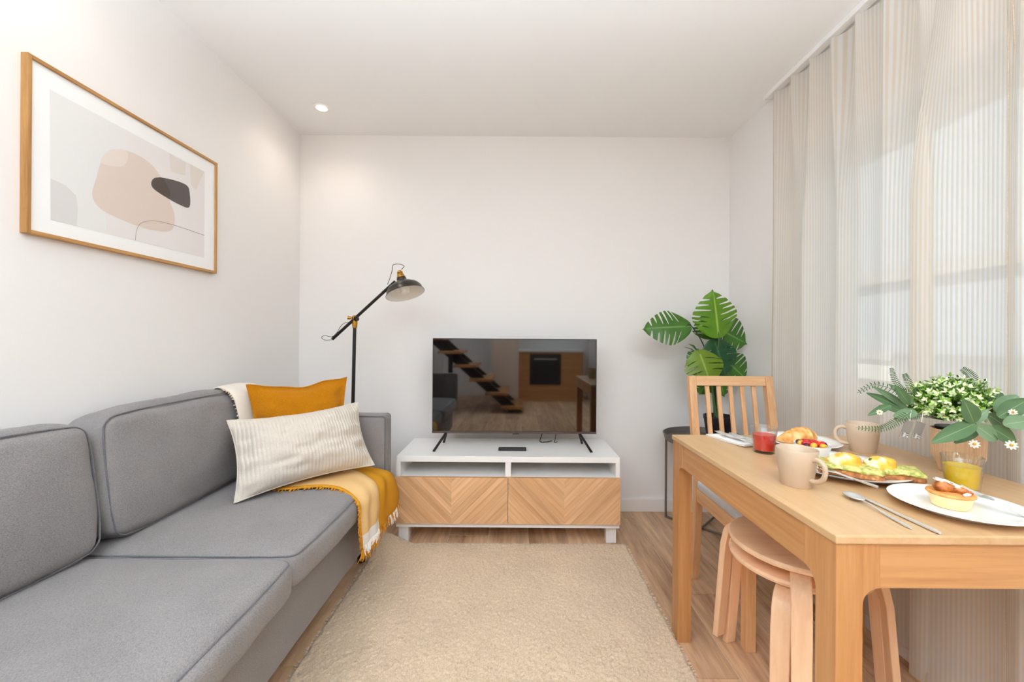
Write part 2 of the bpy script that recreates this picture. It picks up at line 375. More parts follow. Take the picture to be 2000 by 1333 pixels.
# two added fill uplights shaped as bowl pendants, unseen behind camera, like bounced flash
for (x, y, lab) in ((-.55, -.8, 'added bowl shaped fill light brightening the ceiling just behind the camera'), (.62, -1.1, 'added bowl shaped fill light over the kitchen side, behind the camera')):
    t = thing('fill_uplight', lab, 'added fill light', (x, y, ZC))
    MB().lathe([(.0, 1.245), (.05, 1.26), (.12, 1.31), (.15, 1.37), (.145, 1.37), (.11, 1.32), (.04, 1.285), (0, 1.28)], 40, (x, y, 0)).build('bowl', M['white'], t, smooth=True)
    MB().lathe([(.09, 1.315), (.08, 1.325), (0, 1.328)], 32, (x, y, 0)).build('diffuser', emission('fill_diffuser', (1, .98, .95, 1), 8), t, smooth=True)
    for k in range(3): MB().tube([(x + .146 * math.cos(k * 2.094), y + .146 * math.sin(k * 2.094), 1.37), (x, y, 2.2)], .0015, 5).build('suspension_wire', M['steel'], t)
    MB().tube([(x, y, 2.2), (x, y, ZC)], .003, 6).build('cord', M['white'], t)
    ld = bpy.data.lights.new('fill_spot', 'SPOT'); ld.energy = UP_W; ld.color = UP_C; ld.spot_size = rad(152); ld.spot_blend = .25; ld.shadow_soft_size = .08
    lo = bpy.data.objects.new('fill_spot', ld); COL.objects.link(lo); lo.parent = t; lo.location = (0, 0, 1.43 - ZC); lo.rotation_euler = (PI, 0, 0)

# ------------------------------------------------------------------ sofa
def corner_pull(o, hx, hy, hz, ax, k):
    h = (hx, hy, hz); a, b = [i for i in range(3) if i != ax]
    f_ = 1 - k * min(1, abs(o[a]) / h[a]) ** 6 * min(1, abs(o[b]) / h[b]) ** 6
    o[a] *= f_; o[b] *= f_
    return o
def round_box(hx, hy, hz, r, bulge=(0, 0, 0), n=(16, 16, 8), wr=0.0, seed=0, wf=6.0, corner=None):
    """rounded upholstered box centred at 0; returns verts, faces"""
    pts, fs, idx = [], [], {}
    h = Vector((hx, hy, hz))
    def vert(p):
        k = tuple(round(c, 5) for c in p)
        if k in idx: return idx[k]
        q = Vector((p[0] * hx, p[1] * hy, p[2] * hz)); c = Vector([max(-(h[i] - r), min(h[i] - r, q[i])) for i in range(3)])
        d = q - c; o = c + (d.normalized() * r if d.length > 1e-9 else d)
        if corner: corner_pull(o, hx, hy, hz, *corner)
        x, y, z = p
        o.x += math.copysign(bulge[0], x) * abs(x) ** 3 * (1 - y * y) * (1 - z * z)
        o.y += math.copysign(bulge[1], y) * abs(y) ** 3 * (1 - x * x) * (1 - z * z)
        o.z += math.copysign(bulge[2], z) * abs(z) ** 3 * (1 - x ** 4) * (1 - y ** 4)
        if wr:
            e = noise.noise(Vector((o.x * wf + seed, o.y * wf, o.z * wf))) + .5 * noise.noise(Vector((o.x * wf * 2.7, o.y * wf * 2.7 + seed, o.z * wf * 2.7)))
            o += o.normalized() * wr * e
        idx[k] = len(pts); pts.append(o); return idx[k]
    def warp(i, m):   # more rows near the rounded edges
        t = -1 + 2 * i / m; return math.copysign(1 - (1 - abs(t)) ** 1.35, t) if abs(t) > 1e-9 else 0.0
    for ax in range(3):
        a, b = [k for k in range(3) if k != ax]
        for s in (-1, 1):
            for i in range(n[a]):
                for j in range(n[b]):
                    q = []
                    for (ii, jj) in ((i, j), (i + 1, j), (i + 1, j + 1), (i, j + 1)):
                        p = [0, 0, 0]; p[ax] = s; p[a] = warp(ii, n[a]); p[b] = warp(jj, n[b]); q.append(vert(p))
                    fs.append(tuple(q))
    return pts, fs
def loop_on_box(hx, hy, hz, r, ax, s, inset=0.0, bulge=(0, 0, 0), m=14, corner=None):
    """closed loop along the rim of one face (ax, s) of such a box"""
    h = [hx, hy, hz]; a, b = [k for k in range(3) if k != ax]; out = []
    ca, cb = h[a] - r, h[b] - r; k = r * .72
    for qa, qb, t0 in ((1, 1, 0), (-1, 1, 90), (-1, -1, 180), (1, -1, 270)):
        for i in range(5):
            t = rad(t0 + 22.5 * i); p = [0, 0, 0]
            p[a] = qa * ca + math.cos(t) * k; p[b] = qb * cb + math.sin(t) * k; p[ax] = s * (h[ax] - r + r * .72); out.append(Vector(p))
    res = []
    for i in range(len(out)):
        p, q = out[i], out[(i + 1) % len(out)]; d = (q - p).length; c = max(1, int(d / .05))
        for j in range(c):
            v = p.lerp(q, j / c)
            if corner: corner_pull(v, hx, hy, hz, *corner)
            x, y, z = v.x / hx, v.y / hy, v.z / hz
            v.x += math.copysign(bulge[0], x) * abs(x) ** 3 * (1 - y * y) * (1 - z * z)
            v.y += math.copysign(bulge[1], y) * abs(y) ** 3 * (1 - x * x) * (1 - z * z)
            v.z += math.copysign(bulge[2], z) * abs(z) ** 3 * (1 - x ** 4) * (1 - y ** 4)
            res.append(v)
    return res

SY0, SY1, SEAT = .30, 2.09, .47
sofa = thing('sofa', 'grey fabric two seat sofa with piped cushions along the left wall', 'sofa', (-1.03, 1.2, 0))
MB().box(-1.395, -.69, SY0, SY1, .135, .37).build('base', M['sofa'], sofa, bevel=.012, seg=3)
MB().box(-1.398, -1.33, SY0, SY1, .37, .70).build('back_frame', M['sofa'], sofa, bevel=.012, seg=3)
for nm, y0, y1 in (('arm', 2.0, 2.09), ('arm', .30, .39)):
    hx = (1.33 - .632) / 2
    p, fs = round_box(hx, .045, .1725, .02, (0, .004, .003), (14, 6, 8))
    mv = Matrix.Translation((-1.33 + hx, (y0 + y1) / 2, .5575))
    a = MB().add([mv @ q for q in p], fs).build(nm, M['sofa'], sofa, smooth=True, angle=60)
    for s in (-1, 1):
        lp = [mv @ q for q in loop_on_box(hx, .045, .1725, .02, 1, s)]
        MB().tube(lp, .004, 6, closed=True).build('piping', M['piping'], a, smooth=True)
    MB().box(-1.33, -.692, y0 + .004, y1 - .004, .37, .40).build('arm_foot', M['sofa'], a)
for x in (-1.36, -.76):
    for y in (SY0 + .06, SY1 - .06):
        MB().lathe([(.018, 0), (.024, .135)], 12, (x, y, 0)).build('leg', M['black'], sofa)
def seat(y0, y1, seed, x1=-.635):
    hx, hy, hz = (1.32 + x1) / 2, (y1 - y0) / 2 - .002, .054
    bg_ = (.014, .006, .024)
    p, fs = round_box(hx, hy, hz, .03, bg_, (36, 36, 10), .005, seed, 7, (2, .028))
    mv = Matrix.Translation((-1.32 + hx, (y0 + y1) / 2, .415))
    o = MB().add([mv @ q for q in p], fs).build('seat_cushion', M['sofa'], sofa, smooth=True, angle=80)
    for s in (1,):
        MB().tube([mv @ q for q in loop_on_box(hx, hy, hz, .03, 2, s, bulge=bg_, corner=(2, .028))], .0024, 6, closed=True).build('piping', M['piping'], o, smooth=True)
    return o
seat(1.195, 1.998, 3); seat(.392, 1.195, 9, -.628)
def back(y0, y1, tilt, yaw, seed, xb=-1.262, z0=.475, h=.395, th=.075):
    hx, hy, hz = th, (y1 - y0) / 2 - .003, h / 2
    bg_ = (.034, .008, .016)
    p, fs = round_box(hx, hy, hz, .04, bg_, (8, 40, 32), .008, seed, 8, (0, .07))
    lp = loop_on_box(hx, hy, hz, .04, 0, 1, bulge=bg_, corner=(0, .07))
    mv = Matrix.Translation((xb, (y0 + y1) / 2, z0)) @ Matrix.Rotation(yaw, 4, 'Z') @ Matrix.Rotation(-tilt, 4, 'Y') @ Matrix.Translation((0, 0, hz))
    o = MB().add([mv @ q for q in p], fs).build('back_cushion', M['sofa'], sofa, smooth=True, angle=80)
    MB().tube([mv @ q for q in lp], .0024, 6, closed=True).build('piping', M['piping'], o, smooth=True)
    return o
back(1.215, 1.985, rad(7), rad(0), 5)
back(.44, 1.205, rad(8), rad(-3), 11, xb=-1.275, h=.385)

# ------------------------------------------------------------------ throw blanket on the sofa
def throw_mat():
    m, nt, b = newmat('colour_block_throw'); N = nt.nodes.new; L = nt.links.new
    uv = N('ShaderNodeUVMap'); sp = N('ShaderNodeSeparateXYZ'); L(uv.outputs[0], sp.inputs[0])   # x along, y across
    tc = N('ShaderNodeTexCoord'); n = N('ShaderNodeTexNoise'); n.inputs['Scale'].default_value = 420; n.inputs['Detail'].default_value = 2; L(tc.outputs['Object'], n.inputs['Vector'])
    def gt(sock, v):
        q = N('ShaderNodeMath'); q.operation = 'GREATER_THAN'; q.inputs[1].default_value = v; L(sock, q.inputs[0]); return q.outputs[0]
    def mix(f, a, c):
        q = N('ShaderNodeMix'); q.data_type = 'RGBA'; L(f, q.inputs[0])
        for s, i in ((a, 6), (c, 7)):
            if isinstance(s, tuple): q.inputs[i].default_value = s
            else: L(s, q.inputs[i])
        return q.outputs[2]
    cream, peach, must, white = S(230, 221, 209), S(232, 192, 134), S(208, 146, 40), S(240, 238, 236)
    left = mix(gt(sp.outputs[0], .42), cream, peach); left = mix(gt(sp.outputs[0], .925), left, white)
    right = mix(gt(sp.outputs[0], .40), cream, must)
    c = mix(gt(sp.outputs[1], .555), left, right)
    edge = N('ShaderNodeMath'); edge.operation = 'LESS_THAN'; edge.inputs[1].default_value = .035; L(sp.outputs[1], edge.inputs[0])
    on = N('ShaderNodeMath'); on.operation = 'MULTIPLY'; L(edge.outputs[0], on.inputs[0]); L(gt(sp.outputs[0], .36), on.inputs[1])
    c = mix(on.outputs[0], c, must)
    hv = N('ShaderNodeHueSaturation'); mr = N('ShaderNodeMapRange'); mr.inputs[3].default_value = .88; mr.inputs[4].default_value = 1.1; L(n.outputs['Fac'], mr.inputs[0]); L(mr.outputs[0], hv.inputs['Value']); L(c, hv.inputs['Color'])
    L(hv.outputs[0], b.inputs['Base Color']); b.inputs['Roughness'].default_value = .95; b.inputs['Specular IOR Level'].default_value = .15
    bp = N('ShaderNodeBump'); bp.inputs['Strength'].default_value = .5; bp.inputs['Distance'].default_value = .0015; L(n.outputs['Fac'], bp.inputs['Height']); L(bp.outputs[0], b.inputs['Normal'])
    return m
M['throw'] = throw_mat()
tl = [(-1.33, 1.80, .80), (-1.30, 1.765, .886), (-1.21, 1.745, .862), (-1.165, 1.735, .74), (-1.125, 1.735, .60), (-1.10, 1.73, .512), (-1.04, 1.69, .499), (-.94, 1.635, .502), (-.80, 1.665, .50), (-.70, 1.665, .487), (-.618, 1.615, .455), (-.604, 1.60, .39), (-.603, 1.605, .33), (-.606, 1.63, .265)]
tm = [(-1.33, 1.88, .80), (-1.30, 1.88, .89), (-1.20, 1.88, .866), (-1.155, 1.88, .74), (-1.12, 1.88, .60), (-1.09, 1.88, .515), (-1.02, 1.875, .503), (-.92, 1.87, .507), (-.80, 1.88, .506), (-.70, 1.865, .49), (-.612, 1.815, .456), (-.594, 1.79, .39), (-.592, 1.785, .325), (-.594, 1.80, .262)]
tr_ = [(-1.33, 1.975, .80), (-1.30, 1.98, .878), (-1.21, 1.982, .855), (-1.165, 1.98, .74), (-1.13, 1.98, .61), (-1.09, 1.978, .53), (-1.02, 1.976, .513), (-.92, 1.976, .51), (-.80, 1.975, .508), (-.70, 1.972, .495), (-.60, 1.985, .462), (-.575, 2.02, .40), (-.572, 2.045, .34), (-.575, 2.06, .282)]
NU = 120
A, B, C = spline(tl, NU), spline(tm, NU), spline(tr_, NU)
def throwfn(s, t):
    i = min(NU - 1, int(round(s * (NU - 1))))
    a, b, c = A[i], B[i], C[i]
    p = a * (2 * (t - .5) * (t - 1)) + b * (4 * t * (1 - t)) + c * (2 * t * (t - .5))
    k = sstep(.62, .8, s)
    fold = sstep(.5, .56, t) * .010 * sstep(.5, .7, s)           # the mustard layer lies under the folded peach one
    n = Vector((lerp(0, 1, k), 0, lerp(1, 0.1, k))) if s > .38 else Vector((.9, 0, .3))
    w_ = .006 * nz((s * 9, t * 5, 2)) + .004 * math.sin(t * 26 + s * 4) * k
    return p + n * (w_ - fold)
tw = thing('throw_blanket', 'mustard, peach and cream fringed throw draped over the sofa end', 'blanket', (-.9, 1.85, .5))
MB().grid(throwfn, NU, 44).build('cloth', M['throw'], tw, smooth=True, angle=120, solid=.006, merge=False)
def fringe(pts, col, name, L_, r=.0016, down=Vector((0, 0, -1)), spread=.5):
    mb = MB()
    for p in pts:
        l = L_ * random.uniform(.6, 1.2); d = (down + Vector((random.uniform(-.25, .25), random.uniform(-spread, spread), random.uniform(-.15, .15)))).normalized()
        e = p + d * l; m_ = p.lerp(e, .5) + Vector((random.uniform(-.004, .006), random.uniform(-.006, .006), 0))
        mb.tube([p, m_, e], [r, r * 1.3, r * .7], 4)
    return tag(mb.build(name, col, tw, smooth=True), kind='stuff')
M['mustyarn'] = mat('mustard_yarn', S(214, 146, 30), .9); M['whiteyarn'] = mat('white_yarn', S(244, 238, 230), .9); M['creamyarn'] = mat('cream_yarn', S(228, 210, 182), .9)
fringe([throwfn(1, random.uniform(.0, 1)) for k in range(150)], M['mustyarn'], 'mustard_fringe', .045)
fringe([throwfn(.985, random.uniform(.08, .5)) + Vector((.004, 0, 0)) for k in range(60)], M['whiteyarn'], 'white_fringe', .035)
fringe([throwfn(1, random.uniform(.75, .95)) + Vector((.004, 0, 0)) for k in range(14)], M['whiteyarn'], 'white_fringe', .05)
fringe([throwfn(random.uniform(.46, .99), .0) for k in range(150)], M['mustyarn'], 'side_fringe', .014, .0015, Vector((0, -1, -.4)))
fringe([throwfn(random.uniform(.12, .38), .0) for k in range(90)], M['creamyarn'], 'back_fringe', .010, .0014, Vector((.1, -1, -.2)))

# ------------------------------------------------------------------ loose cushions
def pillow_fn(c, th, side, rid=0, pinch=.05, seed=0, wr=.006, flange=0, wave=0):
    a, b, d, e = [Vector(q) for q in c]         # lower-left, lower-right, upper-right, upper-left
    nrm = ((b - a) + (d - e)).cross((e - a) + (d - b)).normalized()
    cen = (a + b + d + e) / 4
    def fn(s, t):
        x, y = 2 * s - 1, 2 * t - 1
        px = x * (1 - pinch * (1 - y * y)); py = y * (1 - pinch * 1.5 * (1 - x * x))
        py -= wave * max(0, y) ** 4 * (.5 + .5 * math.sin(x * 4.2 + 1.9) + .25 * math.sin(x * 8 + .5)) * (1 - x ** 6)
        S_, T_ = (px + 1) / 2, (py + 1) / 2
        p = a * (1 - S_) * (1 - T_) + b * S_ * (1 - T_) + d * S_ * T_ + e * (1 - S_) * T_
        fx, fy = 1 - flange, 1 - flange * 1.2
        X, Y = min(1, abs(x) / fx), min(1, abs(y) / fy)
        prof = max(0, (1 - X ** 2.6)) ** .62 * max(0, (1 - Y ** 2.6)) ** .62
        h = th * prof
        edge = prof ** .5
        h += wr * edge * (nz((x * 2.2 + seed, y * 3 + side * 5, seed), 1) + .6 * nz((x * 5, y * 6 + seed, side * 2.0)))
        h += -.012 * wr / .006 * math.exp(-((abs(x) - .9) / .12) ** 2) * (0.5 + .5 * math.sin(y * 14 + seed)) * edge
        if rid and side > 0: h += .0032 * abs(math.sin(PI * rid * S_)) * min(1, edge * 3)
        return p + nrm * side * (h + .0012)
    return fn
def pillow(name, label, corners, th, m, rid=0, nu=60, nv=40, seed=0, loc=None, **k):
    t = thing(name, label, 'cushion', loc)
    for nm, sd_ in (('front', 1), ('rear', -1)):
        fn = pillow_fn(corners, th, sd_, rid, seed=seed, **k)
        MB().grid(fn, nu, nv).build(nm + '_cover', m, t, smooth=True, angle=180, merge=False)
    fr = pillow_fn(corners, th, 1, 0, seed=seed, **k)
    rim = [fr(i / 40, 0) for i in range(40)] + [fr(1, i / 24) for i in range(24)] + [fr(1 - i / 40, 1) for i in range(40)] + [fr(0, 1 - i / 24) for i in range(24)]
    MB().tube(rim, .0028, 6, closed=True).build('seam', m, t, smooth=True)
    return t
lc = [PY(457, 985, 1.50), PY(731, 912, 1.88), PY(699, 786, 1.955), PY(443, 822, 1.635)]
lc[0].z = max(lc[0].z, .50); lc[1].z = max(lc[1].z, .525)
pillow('lumbar_pillow', 'cream ribbed corduroy lumbar cushion leaning on the sofa throw', lc, .095, M['cord'], rid=40, nu=281, nv=56, seed=2, loc=(-.9, 1.75, .5), wr=.014, pinch=.085)
mc = [(-1.095, 1.76, .52), (-.80, 1.90, .52), PY(677, 737, 2.0), PY(481, 752, 1.80)]
pillow('square_cushion', 'mustard yellow linen cushion with flanged edge behind the cream cushion', mc, .05, M['mustard'], nu=60, nv=50, seed=6, loc=(-.98, 1.86, .5), wr=.008, flange=.07, pinch=.06, wave=.07)

# ------------------------------------------------------------------ framed print on the left wall
xf = XL + .021; y0, y1, z0, z1 = 1.155, 1.89, 1.40, 1.91; fw = .011
pic = thing('framed_print', 'abstract beige and charcoal print in a thin oak frame', 'picture', (XL, 1.52, 1.40))
MB().box(XL, xf, y0, y0 + fw, z0, z1).build('frame_stile', M['frameZ'], pic, bevel=.001)
MB().box(XL, xf, y1 - fw, y1, z0, z1).build('frame_stile', M['frameZ'], pic, bevel=.001)
MB().box(XL, xf, y0 + fw, y1 - fw, z0, z0 + fw).build('frame_rail', M['frameY'], pic, bevel=.001)
MB().box(XL, xf, y0 + fw, y1 - fw, z1 - fw, z1).build('frame_rail', M['frameY'], pic, bevel=.001)
xm = XL + .014
MB().box(XL, xm, y0 + fw, y1 - fw, z0 + fw, z1 - fw).build('mat_board', mat('mat_board', S(243, 243, 243), .8), pic)
def art(name, pts, col, lay, smooth_n=0):
    q = [PX(u, v, xm) for u, v in pts]
    q = [(p.y, p.z) for p in q]
    if smooth_n:
        v3 = [Vector((a, b, 0)) for a, b in q]; n = len(v3); out = []
        for i in range(n):
            a, b, c, d = v3[i - 1], v3[i], v3[(i + 1) % n], v3[(i + 2) % n]
            for k in range(smooth_n):
                f = k / smooth_n; p = .5 * (2 * b + (c - a) * f + (2 * a - 5 * b + 4 * c - d) * f * f + (3 * b - 3 * c + d - a) * f ** 3); out.append((p.x, p.y))
        q = out
    xx = xm + .0002 * lay
    return MB().prism(q, 'X', xx, xx + .0002).build(name, mat('ink_' + name + str(lay), col, .8), pic)
def cp(x, y): return (x / 2.6667, 60 + y / 2.6667)
paper = art('print_sheet', [cp(258, 305), cp(1066, 735), cp(1062, 1182), cp(262, 985)], S(229, 228, 227), 1)
art('lavender_block', [cp(650, 520), cp(1066, 737), cp(1062, 1182), cp(560, 1058), cp(545, 900), cp(650, 800)], S(231, 226, 225), 2)
art('grey_quarter', [cp(262, 770), cp(340, 805), cp(395, 860), cp(404, 920), cp(398, 1018), cp(262, 984)], S(216, 214, 213), 2.5)
art('beige_blob', [cp(480, 860), cp(500, 770), cp(545, 645), cp(620, 618), cp(720, 650), cp(800, 710), cp(850, 790), cp(880, 880), cp(908, 960), cp(900, 1030), cp(850, 1047), cp(740, 1025), cp(600, 970), cp(520, 925)], S(221, 205, 194), 3, 6)
art('pale_overlap', [cp(528, 690), cp(548, 640), cp(620, 616), cp(664, 640), cp(655, 690), cp(620, 708)], S(228, 216, 207), 4, 5)
art('charcoal_blob', [cp(788, 785), cp(815, 765), cp(890, 775), cp(970, 805), cp(987, 850), cp(984, 920), cp(930, 905), cp(850, 860), cp(795, 820)], S(96, 88, 88), 5, 6)
art('brown_overlap', [cp(792, 800), cp(815, 768), cp(850, 771), cp(882, 835), cp(876, 868), cp(830, 845)], S(86, 74, 68), 6, 4)
art('sand_block', [cp(880, 640), cp(968, 690), cp(962, 755), cp(890, 735)], S(224, 216, 211), 4)
art('sand_block', [cp(990, 695), cp(1062, 735), cp(1020, 830), cp(995, 800)], S(224, 216, 208), 4.5)
ln = [PX(*cp(a, b), xm + .0014) for a, b in ((705, 1092), (712, 1040), (735, 1003), (790, 990), (860, 1000), (960, 1030), (1064, 1066))]
MB().tube(spline(ln, 40), .0006, 4).build('thin_line', mat('ink_line', S(150, 128, 116), .8), pic)

# ------------------------------------------------------------------ TV bench
bx0, bx1, by0, by1 = -.638, .562, 2.2, 2.6
bc = (bx0 + bx1) / 2
tv = thing('tv_bench', 'low white TV bench with two oak chevron drawer fronts', 'TV bench', (bc, 2.4, 0))
MB().box(bx0, bx1, by0, by1, .4445, .475).build('top_panel', M['white'], tv, bevel=.0015)
MB().box(bx0, bx1, by0, by1, .094, .1185).build('bottom_panel', M['white'], tv, bevel=.0015)
for x in (bx0, bx1 - .022): MB().box(x, x + .022, by0, by1, .1185, .4445).build('side_panel', M['white'], tv)
MB().box(bc - .015, bc + .015, by0, by1, .1185, .4445).build('divider', M['white'], tv)
MB().box(bx0 + .022, bx1 - .022, by1 - .008, by1, .1185, .4445).build('back_panel', M['white'], tv)
for a, b in ((bx0 + .022, bc - .015), (bc + .015, bx1 - .022)):
    MB().box(a, b, by0 + .01, by1 - .008, .350, .366).build('shelf', M['white'], tv)
for x in (bx0 + .005, bx1 - .055 - .01):
    for y in (by0 + .03, by1 - .06):
        MB().box(x, x + .055, y, y + .045, 0, .094).build('leg', M['white'], tv, bevel=.002)
def clip(poly, axis, val, keep_less):
    out = []
    for i in range(len(poly)):
        p, q = poly[i], poly[(i + 1) % len(poly)]
        ip = (p[axis] <= val) == keep_less or p[axis] == val; iq = (q[axis] <= val) == keep_less or q[axis] == val
        if ip: out.append(p)
        if ip != iq:
            t = (val - p[axis]) / (q[axis] - p[axis]); out.append((lerp(p[0], q[0], t), lerp(p[1], q[1], t)))
    return out
for k, (a, b) in enumerate(((bx0, bc - .0015), (bc + .0015, bx1))):
    z0_, z1_ = .121, .368
    dr = MB().box(a, b, by0 - .0175, by0 - .001, z0_, z1_).build('drawer_front', M['oakX'], tv, bevel=.001)
    mid = (a + b) / 2
    for half, (p0, p1, sg) in enumerate(((a, mid, -1), (mid, b, 1))):
        d = -1.2 + (.013 * k)
        while d < 1.2:
            wd = random.choice((.030, .042, .036, .054))
            # strip between two diagonal lines z = sg * (x - mid) + c
            c0, c1 = d + .0004, d + wd - .0004
            xs0, xs1 = p0 - .4, p1 + .4
            poly = [(xs0, z0_ + sg * (xs0 - mid) + c0), (xs1, z0_ + sg * (xs1 - mid) + c0), (xs1, z0_ + sg * (xs1 - mid) + c1), (xs0, z0_ + sg * (xs0 - mid) + c1)]
            for ax, val, less in ((0, p0, False), (0, p1, True), (1, z0_, False), (1, z1_, True)):
                poly = clip(poly, ax, val, less)
                if len(poly) < 3: break
            if len(poly) >= 3:
                MB().prism(poly, 'Y', by0 - .0185, by0 - .0174).build('veneer_strip', M['chevL' if sg < 0 else 'chevR'], dr)
            d += wd

# ------------------------------------------------------------------ television
M['screen'] = mat('glossy_screen', S(8, 7, 8), .035, ior=2.05)
tvs = thing('television', 'flat black television on splayed feet on the white bench', 'television', (-.008, 2.4, .475))
tx0, tx1, tz0, tz1 = -.489, .474, .554, 1.110
MB().box(tx0, tx1, 2.402, 2.432, tz0, tz1).build('housing', M['blackplastic'], tvs, bevel=.002)
MB().box(tx0 + .15, tx1 - .15, 2.432, 2.465, tz0 + .03, tz0 + .33).build('rear_hump', M['blackplastic'], tvs, bevel=.006)
MB().box(tx0 + .004, tx1 - .004, 2.3985, 2.403, tz0 + .014, tz1 - .004).build('screen', M['screen'], tvs)
MB().box(tx0, tx1, 2.398, 2.402, tz0, tz0 + .012).build('lower_bezel', mat('bezel_strip', S(92, 80, 74), .4, .5), tvs)
for s, xa in ((-1, -.405), (1, .375)):
    for yb in (2.29, 2.49):
        e = Vector((xa + s * (.052 if yb < 2.4 else .03), yb, .477)); st = Vector((xa, 2.412, tz0 + .004))
        MB().tube([st, e], .0075, 6).build('foot', M['black'], tvs)
MB().box(-.018, .022, 2.398, 2.41, tz0 - .004, tz0).build('sensor', M['blackplastic'], tvs)
MB().tube(spline([(.17, 2.47, .62), (.162, 2.50, .53), (.15, 2.49, .486), (.19, 2.50, .481), (.225, 2.53, .481)], 24), .0028, 6).build('power_cable', M['blackplastic'], tvs, smooth=True)
MB().tube(spline([(.243, 2.45, .60), (.243, 2.47, .53), (.238, 2.48, .484), (.255, 2.50, .481)], 24), .002, 6).build('aerial_cable', M['blackplastic'], tvs, smooth=True)
rc = thing('remote_control', 'slim black remote control lying on the white bench', 'remote control', (-.018, 2.33, .475))
MB().box(-.096, .062, 2.312, 2.349, .475, .489).build('body', M['blackplastic'], rc, bevel=.003)
for i in range(6):
    MB().box(-.07 + i * .02, -.06 + i * .02, 2.325, 2.335, .489, .4905).build('button', mat('button_rubber', S(70, 68, 68), .6), rc)

# ------------------------------------------------------------------ floor lamp
LY = 2.3
lp = thing('floor_lamp', 'black and brass floor lamp with tilted dome shade behind the sofa', 'floor lamp', (-.925, LY, 0))
MB().lathe([(0, 0), (.13, 0), (.135, .008), (.13, .022), (.03, .03), (.016, .04), (0, .04)], 40, (-.925, LY, 0)).build('base', M['black'], lp, smooth=True)
jt = PY(693, 622, LY)
MB().tube([(-.925, LY, .03), jt - Vector((0, 0, .02))], .0095, 10).build('pole', M['black'], lp, smooth=True)
ra, rb = PY(649, 663, LY), PY(774, 551, LY)
rb.y -= .02
MB().tube([ra, rb], .0085, 10).build('arm_rod', M['black'], lp, smooth=True)
bj = MB().lathe([(.012, -.05), (.015, -.02), (.013, 0), (.016, .01), (0, .022)], 16, jt - Vector((0, 0, .005)))
bj.blob(jt, .017, .02, .017); bj.build('brass_joint', M['brass'], lp, smooth=True)
MB().tube([jt + Vector((.012, -.018, -.004)), jt + Vector((.022, -.022, -.002))], .015, 12).build('clamp_disc', M['black'], lp, smooth=True)
MB().tube([jt + Vector((-.012, -.02, 0)), jt + Vector((-.03, -.026, .002))], [.008, .011], 10).build('wing_screw', M['brass'], lp, smooth=True)
top = PY(781, 533, LY - .03); axd = (PY(795, 586, LY - .062) - top).normalized()   # shade axis, tipped towards the room
q = axd.to_track_quat('Z', 'Y').to_matrix()
sh = [(.012, .030), (.02, .032), (.026, .045), (.034, .058), (.058, .068), (.082, .082), (.096, .100), (.100, .120), (.104, .122), (.106, .128)]
M['shadein'] = mat('shade_white_inside', S(248, 246, 242), .5)
M['shadeout'] = mat('shade_black_enamel', S(40, 34, 29), .32, 0)
MB().lathe(sh, 48, top, q, cap=False).build('shade', M['shadeout'], lp, smooth=True, angle=60, merge=True)
si = [(r - .0025, z + .001) for r, z in sh[2:-1]] + [(.1045, .128)]
MB().lathe(si, 48, top, q, cap=False).build('shade_lining', M['shadein'], lp, smooth=True, angle=60)
MB().lathe([(.008, -.012), (.012, -.008), (.016, 0), (.012, .006), (.018, .010), (.020, .022), (.024, .026), (.024, .032), (.012, .034)], 24, top, q).build('brass_socket', M['brass'], lp, smooth=True)
MB().lathe([(.0243, .032), (.0255, .034), (.0265, .044), (.0255, .046)], 24, top, q).build('collar', M['black'], lp, smooth=True)
MB().lathe([(.012, .04), (.014, .06), (.026, .085), (.030, .103), (.024, .122), (0, .132)], 24, top, q).build('bulb', mat('frosted_bulb', S(250, 248, 240), .3), lp, smooth=True)
cb = [PY(a, b, LY - .02) for a, b in ((784, 527), (789, 520), (779, 516), (768, 518), (766, 528), (762, 542), (757, 556))]
MB().tube(spline(cb, 40), .0018, 6).build('cable', M['blackplastic'], lp, smooth=True)
cb = [PY(a, b, LY) for a, b in ((648, 664), (636, 665), (628, 660), (634, 656), (648, 658), (658, 650), (664, 640), (672, 632), (686, 628))]
MB().tube(spline(cb, 50), .0015, 6).build('cable', M['blackplastic'], lp, smooth=True)

